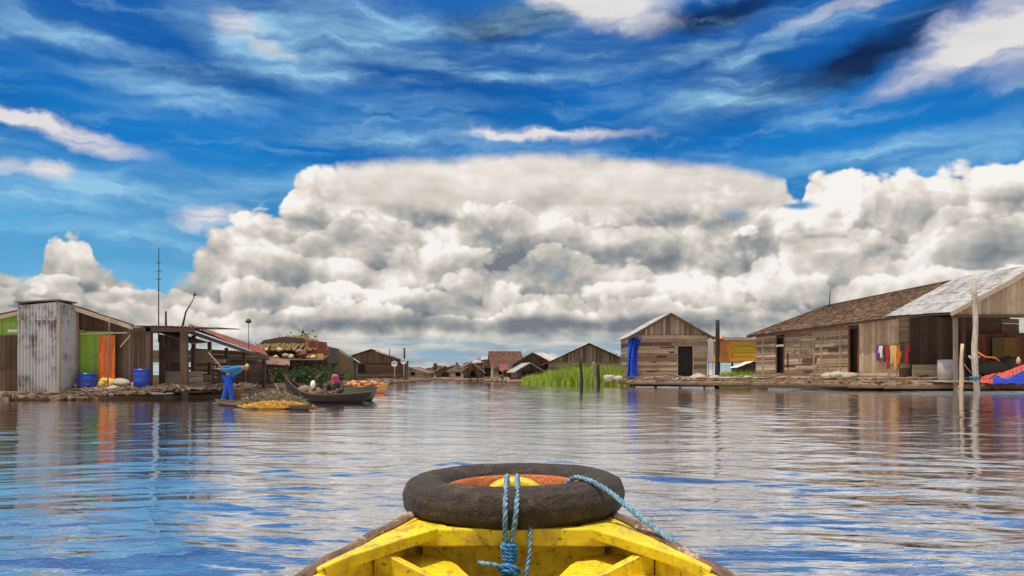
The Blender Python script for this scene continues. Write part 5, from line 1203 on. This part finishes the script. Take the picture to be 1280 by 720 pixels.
for i, (m_, lb_, hgt) in enumerate(cl):
    rs = random.Random(60+i); t0_, t1_ = (i+rs.uniform(-.1, .12))/NC, (i+rs.uniform(.9, 1.2))/NC; mb = MB(); p0, p1 = La.lerp(Lb, max(0, t0_)), La.lerp(Lb, min(1, t1_)); k = 8; J_ = 7; cols_ = []
    ph = rs.uniform(0, 6); slv = rs.random() < .6; off_ = .02+.02*(i % 2)
    for a in range(k+1):
        p = p0.lerp(p1, a/k); e_ = abs(a/k-.5)*2; drop = hgt*(1-.10*math.sin(a*1.3+ph)-(.45 if slv and e_ > .7 else 0)); mid = (p0+p1)/2
        col_ = []
        for j in range(J_):
            v_ = j/(J_-1); q_ = p.lerp(mid, .22*v_ if not slv else -.10*v_)
            w_ = off_+.05*v_*math.sin(a*1.6+j*.5+ph); col_.append((q_.x+n_.x*w_, q_.y+n_.y*w_, 2.40-.03*math.sin(math.pi*(i+a/k)/NC)-drop*v_))
        cols_.append(col_)
    for a in range(k):
        for j in range(J_-1): mb.face([cols_[a][j], cols_[a+1][j], cols_[a+1][j+1], cols_[a][j+1]])
    o = mb.build('hanging_clothes', m_, None); md = o.modifiers.new('s', 'SOLIDIFY'); md.thickness = .012; tag(o, lb_, 'clothing', 'clothes on the washing line')

# porch house with pale tin roof
t = thing('porch_house', 'open fronted porch house with a pale tin roof slope at the right edge', 'house', (23, 39, .5))
e0, e1 = Vector((19.75, 42.3, 3.92)), Vector((20.45, 37.3, 3.74)); r1, r0 = Vector((24.6, 37.3, 5.98)), Vector((24.3, 43.6, 6.12))
mb = MB(); sheets(mb, e1, e0, r0, r1, 5, 4, .13, .022); mb.build('roof', 'tin_white', t)
mb = MB(); slab(mb, [e1+Vector((.05, .05, -.06)), e0-Vector((0, 0, .06)), r0-Vector((0, 0, .06)), r1+Vector((0, .05, -.06))], .05); slab(mb, [r1, r0, r0+Vector((4, .3, -2.0)), r1+Vector((4.2, 0, -2.05))], .06); mb.build('roof_underlay', 'dark_boards', t)
mb = MB(); mb.beam(e1+Vector((-.02, -.05, -.10)), r1+Vector((.02, -.05, -.10)), .05, .20); mb.beam(r1+Vector((.02, -.05, -.10)), r1+Vector((4.2, -.05, -2.15)), .05, .20); mb.build('barge_board', 'grey_brown_boards', t)
g0 = (20.75, 37.55); mb = MB(); vplanks(mb, g0, (28.6, 37.55), lambda s: 3.62+.0*s, lambda s: 3.72+(s+.3)*.545-.05 if s < 3.8 else 5.9-(s-3.8)*.5, .24); mb.build('gable', 'pale_boards', t)
mb = MB(); mb.beam((20.6, 37.5, 3.58), (28.6, 37.5, 3.55), .10, .14); mb.build('tie_beam', 'dark_boards', t)
MB().beam(G(1195, 37.7, -.6), G(1194, 37.7, 3.75), .17, .15).build('post', 'grey_post', t)
MB().beam(G(1176, 40.5, .4), G(1176, 40.5, 3.7), .13, .13).build('post', 'dark_boards', t)
MB().beam(G(1205, 39.5, .4), G(1205, 39.5, 3.7), .10, .10).build('post', 'dark_boards', t)
mb = MB(); vplanks(mb, G(1138, 42.0, 0), G(1215, 42.6, 0), .55, 3.8, .25); vplanks(mb, G(1215, 42.6, 0), (29.5, 42.6), .55, 2.6, .25); hplanks(mb, G(1215, 42.65, 0), (26.1, 42.65), 2.6, 3.9, 4); hplanks(mb, (27.3, 42.65), (30, 42.65), 2.6, 3.9, 4); mb.build('rear_wall', 'dark_boards', t)
mb = MB(); vplanks(mb, G(1222, 41.5, 0), G(1262, 41.5, 0), 1.2, 2.95, .22); vplanks(mb, G(1262, 41.5, 0), G(1300, 41.5, 0), 1.3, 3.0, .22); mb.build('inner_screen', 'red_boards', t)
mb = MB(); vplanks(mb, G(1240, 41.3, 0), G(1275, 41.3, 0), 1.5, 2.75, .3); mb.build('inner_screen', 'thatch_olive', t)
mb = MB(); mb.prism([(20.3, 37.6, .48), (30, 37.4, .48), (30, 43, .48), (19.9, 43, .48)], (0, 0, .08)); mb.build('floor', 'grey_brown_boards', t)
mb = MB(); hplanks(mb, G(1140, 41.2, 0), G(1178, 40.6, 0), .58, 1.35, 3); mb.build('low_wall', 'pale_boards', t)
# wire netting panel
mb = MB(); a, b_ = G(1140, 41.35, 1.4), G(1192, 40.9, 1.4)
for i in range(17):
    p = a.lerp(b_, i/16); mb.beam(p, p+Vector((0, 0, 2.2)), .012, .012)
for j in range(12): mb.beam(a+Vector((0, 0, .18*j+.05)), b_+Vector((0, 0, .18*j+.05)), .010, .010)
mb.build('wire_netting', 'iron', t)
mb = MB(); prof = [(.36, 0), (.42, .05), (.44, .5), (.43, .95), (.40, 1.0), (.37, 1.0), (.36, .9)]; mb.lathe(G(1184, 39.0, .56), prof, 24); tag(mb.build('drum', 'grey_plastic', None, True), 'large pale grey plastic drum beside the porch post', 'drum')
pole('forked_pole', 'tall crooked pole with pale peeling bark in front of the open porch', 'pole', G(1222, 36.3, -.8), P(1217, 348, 36.3), .145, .10, 'white_bark', bend=.09, knots=4, seed=9, seg=12)
pole('short_pole', 'shorter rough reddish pole leaning beside the pale crooked pole', 'pole', G(1200, 36.6, -.6), P(1203, 430, 36.6), .12, .07, 'pale_boards', bend=.05, knots=2, seed=12)
mb = MB().tube(smooth_path([P(1222, 440, 36.1), P(1232, 446, 36.0), P(1243, 447, 36.3), P(1249, 451, 37)], 6), .035, 6); tag(mb.build('orange_hose', 'orange_cloth', None, True), 'orange hose tied to the tall pale crooked pole', 'hose')
mb = MB().tube(smooth_path([P(1205, 455, 36.5), P(1213, 465, 36.4), P(1220, 471, 36.2)], 6), .02, 6); tag(mb.build('thin_rope', 'grey_post', None, True), 'thin slack rope between the short pole and the tall pale pole', 'rope')
prop('green_net', 'small tangle of teal net at the foot of the tall pale pole', 'net', lambda m: [m.lump(P(1214+2.5*k, 472+((k*7) % 3), 36.1), (.09, .08, .06), 9, 5, .3) for k in range(4)], 'boat_net' if 'boat_net' in MATS else 'cloth_sky', smooth=True)
# red and blue tarps over the raft
def drape(name, label, mat, pts, seed, cat='tarp'):
    """pts: rows of world points, front to back"""
    rs = random.Random(seed); mb = MB(); R_ = len(pts); fine_ = []
    for row in pts:
        out = []
        for a, b_ in zip(row, row[1:]):
            for k in range(6): out.append(a.lerp(b_, k/6))
        out.append(row[-1]); fine_.append(out)
    g2 = []
    for a, b_ in zip(fine_, fine_[1:]):
        for k in range(5): g2.append([p.lerp(q, k/5) for p, q in zip(a, b_)])
    g2.append(fine_[-1])
    g2 = [[p+Vector((rs.uniform(-.03, .03), 0, .04*math.sin(i*.5+j*.35+seed)+.03*math.sin(i*.9-j*.6)+rs.uniform(-.015, .015))) for i, p in enumerate(r_)] for j, r_ in enumerate(g2)]
    for j in range(len(g2)-1):
        for i in range(len(g2[0])-1): mb.face([g2[j][i], g2[j][i+1], g2[j+1][i+1], g2[j+1][i]])
    o = mb.build(name, mat, None, True); md = o.modifiers.new('s', 'SOLIDIFY'); md.thickness = .02; return tag(o, label, cat)
drape('red_tarp', 'orange-red tarp spread over goods on the raft at the right edge', 'tarp_red', [[P(1226, 478, 35.9), P(1245, 478, 35.9), P(1262, 474, 35.9), P(1290, 468, 35.9)], [P(1226, 470, 36.3), P(1245, 468, 36.4), P(1262, 462, 36.5), P(1290, 452, 36.6)], [P(1230, 471, 37.5), P(1248, 469, 37.5), P(1264, 463, 37.5), P(1292, 453, 37.5)]], 3)
drape('blue_tarp', 'violet-blue tarp hanging over the front of the red tarp at the right edge', 'blue_tarp', [[P(1240, 480, 35.7), P(1258, 480, 35.7), P(1275, 479, 35.7), P(1295, 478, 35.7)], [P(1242, 472, 35.8), P(1258, 474, 35.8), P(1274, 467, 35.8), P(1295, 458, 35.8)], [P(1246, 471, 36.0), P(1259, 473, 36.0), P(1276, 466, 36.0), P(1296, 457, 36.0)]], 5)
prop('dark_bundle', 'dark grey covered bundle behind the red tarp on the porch', 'bundle', lambda m: (m.lump(P(1240, 461, 38.5), (.9, .5, .36)), m.lump(P(1262, 457, 38.8), (.8, .5, .4))), 'cloth_dark', smooth=True)
prop('jar', 'small pale jar standing on goods at the right edge of the porch', 'jar', lambda m: m.lathe(P(1273, 455, 37.4), [(.07, 0), (.09, .05), (.09, .2), (.05, .27), (.05, .33)], 14), 'cream_cloth', smooth=True)
debris('driftwood', 'driftwood and bark scraps along the front of the right log raft', seg_region(RP, .30), 300, lambda x, y: .22+.2*math.sin(x*3)**2, 7, mat='log_bark', sz=(.04, .11))
debris('driftwood', 'scraps and short boards lying on the deck of the right log raft', seg_region([(8.8, 57.5), (15.2, 48.5), (19.2, 41.2), (22.6, 38.6)], .8), 260, lambda x, y: .54, 8, sz=(.04, .11))

# ---------------------------------------------------------------- grass bank
def grass(name, label, poly_fn, n, seed, mat='grass_green', hgt=(.7, 1.3)):
    nr = np.random.default_rng(seed); V = []; F = []
    for i in range(n):
        x, y, hs = poly_fn(nr); h_ = nr.uniform(*hgt)*hs; a = nr.uniform(0, 6.28); w = nr.uniform(.012, .032); l = nr.uniform(.05, .75)**1.3*h_; b = nr.uniform(0, 6.28); z = .02
        dx_, dy_ = math.cos(a)*w, math.sin(a)*w; lx, ly = math.cos(b)*l, math.sin(b)*l; k = len(V)
        V += [(x-dx_, y-dy_, z), (x+dx_, y+dy_, z), (x+dx_*.8+lx*.3, y+dy_*.8+ly*.3, z+h_*.6), (x-dx_*.8+lx*.3, y-dy_*.8+ly*.3, z+h_*.6), (x+lx, y+ly, z+h_)]
        F += [(k, k+1, k+2, k+3), (k+3, k+2, k+4)]
    mb = MB(); mb.v = V; mb.f = F; mb.uv = [(0, 0)]*(7*n); o = mb.build(name, mat, None); o['kind'] = 'stuff'; tag(o, label, 'grass', kind='stuff')
def gp1(nr):
    while True:
        y = nr.uniform(58, 84); k0, k1 = .012+.03*(84-y)/26*0, .148; u = nr.uniform(0, 1)
        x = (k0+(k1-k0)*u)*y; front = 58+16*(1-u)**1.5+1.5*math.sin(u*17)+1.0*math.sin(u*41)+.7*math.sin(u*97)
        if y < front: continue
        c = .55+.45*math.sin(x*1.7+math.sin(y*.9)*2)**2; edge_ = min(1, (y-front)/2.5+.35)
        return x, y, c*edge_*(.55+.75*min(1, u*2.2))
grass('grass', 'tall bright green grass on the bank left of the small plank house', gp1, 26000, 3, hgt=(.5, 1.5))
def gp2(nr):
    y = nr.uniform(63, 74); return nr.uniform(.262, .305)*y, y, .6+.4*nr.random()
grass('grass', 'green grass growing under the yellow stilt house', gp2, 3500, 4, hgt=(.6, 1.4))
# roofs behind the grass
cottage('open_shelter', 'open gable roofed shelter of brown boards behind the green grass', (8.4, 88), 8.6, 6, 2.15, 4.15, R(-4), wall='grey_brown_boards', roof='tin_brown', over=.7, raft=False, nrow=7, windows=[(2.4, 4.6, .8, 1.9)])
cottage('grey_roof_shed', 'long low shed with a pale grey roof edge left of the open shelter', (3.6, 92), 5.2, 6, 2.0, 3.3, R(-20), wall='dark_boards', roof='tin', over=.9, raft=False, nrow=7, windows=[(1, 2, .8, 1.6), (3, 4, .8, 1.6)])
cottage('red_roof_house', 'house with a steep red-brown roof at the left end of the green grass', (-.9, 104), 3.3, 5, 2.2, 3.9, R(6), wall='grey_brown_boards', roof='red_shingles', over=.5, nrow=7, windows=[(.5, 1.1, .9, 1.8), (2.0, 2.7, .9, 1.8)], ridge_axis='across', roofkind='shingle')
cottage('low_house', 'low house with a red awning in front of the steep red-brown roof', (1.2, 97), 4.4, 4, 1.5, 2.1, R(0), wall='red_boards', roof='tin_red', over=.5, nrow=6, windows=[(.8, 1.5, .7, 1.3), (2.6, 3.4, .7, 1.3)], ridge_axis='across')
cottage('tan_house', 'small tan house with a square pale panel on the far right shore', (-4.6, 125), 6.2, 5, 2.2, 3.6, R(10), wall='grey_brown_boards', roof='tin_brown', over=.5, nrow=7, windows=[(3.0, 4.2, .8, 2.0)])
prop('notice_board', 'square pale board leaning on the small tan house of the far shore', 'board', lambda m: m.box((-5.6, 121.2, 1.5), (1.1, .08, 1.3)), 'sack_white')
for i, (x, y, Y, r_) in enumerate(((629, 462, 98, .4), (640, 461, 98, .45), (672, 458, 90, .35))):
    mb = MB().lump(P(x, y, Y), (r_*1.1, r_*.7, r_*.7), 10, 6, .1); tag(mb.build('tarp_bundle', 'dish_white', None, True), 'small white tarp covered bundle among the far right shore houses', 'bundle', 'white bundles among the far shore houses')
# far houses: label, px, Y, w, eave, ridge, wall, roof
far = [('far dark house with a low peaked roof right of the far channel end', 585, 150, 6.0, 1.9, 3.2, 'dark_boards', 'tin_brown', 0),
       ('far reddish house between the channel end and the dark peaked one', 567, 175, 7.0, 1.9, 3.0, 'red_boards', 'tin_brown', 12),
       ('far small house at the very end of the channel on its right side', 549, 210, 6.5, 2.0, 3.4, 'grey_brown_boards', 'tin_red', -8),
       ('far low long house nearly at the vanishing point of the channel', 536, 260, 8, 2.0, 3.2, 'dark_boards', 'tin_brown', 5),
       ('far brown hut just right of the brown house with the dishes', 516, 118, 4.4, 1.3, 2.0, 'grey_brown_boards', 'tin_brown', -6),
       ('far grey hut on the left shore second after the brown house', 523, 165, 6, 1.6, 2.5, 'dark_boards', 'tin', 6),
       ('far tiny hut with a rusty red roof right of the channel end', 557, 165, 3.6, 1.7, 2.6, 'dark_boards', 'tin_red', 4),
       ('far narrow hut with a grey roof between the reddish and dark peaked houses', 576, 140, 3.0, 1.7, 2.7, 'grey_brown_boards', 'tin', -5),
       ('far dark hut just left of the small tan house', 592, 118, 2.6, 1.5, 2.5, 'dark_boards', 'tin_brown', 0),
       ('dark lean hut in front of the pale roofed shed on the right shore', 657, 86, 2.4, 1.4, 2.1, 'dark_boards', 'tin', 8),
       ('far dark shed on the left shore closing the channel', 529, 230, 8, 1.8, 2.7, 'red_boards', 'tin_brown', 0)]
for lb, px, Y, w, e_, r_, wl, rf, an in far:
    cottage('far_house', lb, ((px-640)/1000*Y, Y), w, 5, e_, r_, R(an), wall=wl, roof=rf, over=.5, nrow=5, windows=[(1, 1.8, .7, 1.3), (w-2, w-1.2, .7, 1.3)], roofkind='slab')
pole('far_pole', 'far dark pole with a thick head standing near the channel end', 'pole', P(544, 468, 190), P(544, 454, 190), .35, .45, 'black_post')
pole('far_pole', 'far thin dark pole right of the thick headed one', 'pole', P(571, 468, 170), P(571, 453, 170), .22, .22, 'black_post')
def tree(label, c, hgt, r, n, L, mat, seed, group=None):
    t = thing('tree', label, 'tree', (c[0], c[1], 0), group); rs = random.Random(seed)
    tr = MB().tube([(c[0], c[1], -.2), (c[0]+.1, c[1], hgt*.35), (c[0]-.1, c[1], hgt*.7)], [.16, .11, .05], 8); 
    for k in range(5):
        a = rs.uniform(0, 6.28); tr.tube([(c[0], c[1], hgt*.35), (c[0]+math.cos(a)*r*.5, c[1]+math.sin(a)*r*.5, hgt*.65), (c[0]+math.cos(a)*r*.8, c[1]+math.sin(a)*r*.8, hgt*.85)], [.07, .045, .015], 6)
    tr.build('trunk', 'log_bark', t); leaf_mass(MB(), (c[0], c[1], hgt*.68), (r, r*.8, hgt*.36), n, L, seed).build('crown', mat, t)
for i, (px, Y, hh, r_, lb) in enumerate(((655, 112, 3.4, 1.6, 'small dark tree behind the grey roofed shed on the right shore'), (768, 95, 3.2, 1.8, 'small dark tree behind the left corner of the blue tarp'), (757, 100, 2.6, 1.5, 'dark bushy tree just left of the tree by the blue tarp'), (560, 260, 4.0, 3.0, 'far tree above the channel end, left one'), (600, 240, 4.2, 3.5, 'far tree above the channel end, right one'))):
    q = G(px, Y, 0); tree(lb, (q.x, q.y), hh, r_, 700, .28, 'leaf_dark', 40+i)
debris('driftwood', 'dark clutter along the far right shore below the houses', seg_region([(-14, 200), (-7, 130), (-1.5, 98), (.8, 84)], 1.5), 300, lambda x, y: .25, 9, sz=(.15, .45))
land('mud_shore', [(-14, 215), (-6.8, 128), (-1.5, 96), (1.2, 82), (14, 84), (30, 130), (40, 300), (-28, 300)], .08)
land('mud_shore', [(-13.5, 86), (-15.5, 120), (-21, 180), (-31, 290), (-90, 300), (-60, 90)], .08)

for i, (x, y, Y, w_, lb) in enumerate(((597, 452, 119, 1.5, 'small white sheet roof on posts above the tan house, lower of two'), (606, 448, 119.5, 1.2, 'small white sheet roof on posts above the tan house, higher of two'))):
    q = P(x, y, Y); t = thing('sheet_shelter', lb, 'shelter', (q.x, q.y, 0)); m2 = MB(); slab(m2, [(q.x-w_/2, Y-1, q.z-.25), (q.x+w_/2, Y-1, q.z-.1), (q.x+w_/2, Y+1, q.z+.35), (q.x-w_/2, Y+1, q.z+.25)], .05); m2.build('sheet', 'tin_white', t)
    for dx_ in (-.4, .4): MB().beam((q.x+dx_*w_, Y, 0), (q.x+dx_*w_, Y, q.z+.02), .1, .1).build('post', 'dark_boards', t)
rs = random.Random(77)
for i in range(14):
    px = rs.uniform(575, 690); Y = rs.uniform(100, 130); hz = rs.uniform(1.4, 2.9); q = G(px, Y, 0)
    o = pole('shore_pole', 'thin dark pole among the far shore houses', 'pole', (q.x, q.y, -.2), (q.x+rs.uniform(-.2, .2), q.y, hz), .07, .05, 'black_post'); o['group'] = 'thin poles among the far shore houses'
# odd boards nailed over the walls
def patches(name, A, B, z0, z1, n, mats, seed, parent):
    rs = random.Random(seed); A, B = Vector((A[0], A[1], 0)), Vector((B[0], B[1], 0)); L = (B-A).length; d_ = (B-A)/L; nv = Vector((d_.y, -d_.x, 0))
    for k in range(n):
        s = rs.uniform(.1, L-1.2); z = rs.uniform(z0, z1); l = rs.uniform(.6, 2.2); l = min(l, L-s-.05); p = A+d_*s+nv*(.062+.004*k/n)+Vector((0, 0, z)); up = rs.random() < .3
        e = p+(Vector((0, 0, min(rs.uniform(.5, 1.1), z1-z+.3))) if up else d_*l+Vector((0, 0, rs.uniform(-.05, .05))))
        MB().beam(p, e, .02, rs.uniform(.10, .2), up=nv if up else (0, 0, 1)).build(name, rs.choice(mats), parent)
bh = [o for o in COL.objects if o.name == 'big_plank_house'][0]
patches('patch_board', A_h+d_h*(h1[1]+.15), A_h+d_h*(sp-.9), .8, 3.2, 14, ['pale_boards', 'dark_boards', 'grey_brown_boards'], 5, bh)
ph_ = [o for o in COL.objects if o.name == 'plank_house'][0]
patches('patch_board', (8.85, 58.4), (11.9, 58.42), .9, 3.2, 9, ['pale_boards', 'pale_boards', 'dark_boards'], 6, ph_)

rs = random.Random(91)
for i in range(26):
    k = rs.random(); j = rs.randrange(3); a, b_ = [(8.8, 57.0), (15.0, 47.8), (19.3, 40.6), (22.6, 38.4)][j:j+2]
    x, y = a[0]+(b_[0]-a[0])*k+rs.uniform(0, .6), a[1]+(b_[1]-a[1])*k+rs.uniform(0, .5); an = rs.uniform(-.5, .5)-.9; l = rs.uniform(.8, 2.6)
    o = MB().tube([(x, y, .60), (x+l*math.cos(an)*.5, y+l*math.sin(an)*.5, .64), (x+l*math.cos(an), y+l*math.sin(an), .60+rs.uniform(0, .2))], [rs.uniform(.04, .07), .05, .035], 7).build('loose_pole', rs.choice(['white_bark', 'grey_post', 'log_bark']), None, True)
    tag(o, 'loose round pole lying on the deck of the right log raft', 'pole', 'loose poles on the right raft deck')
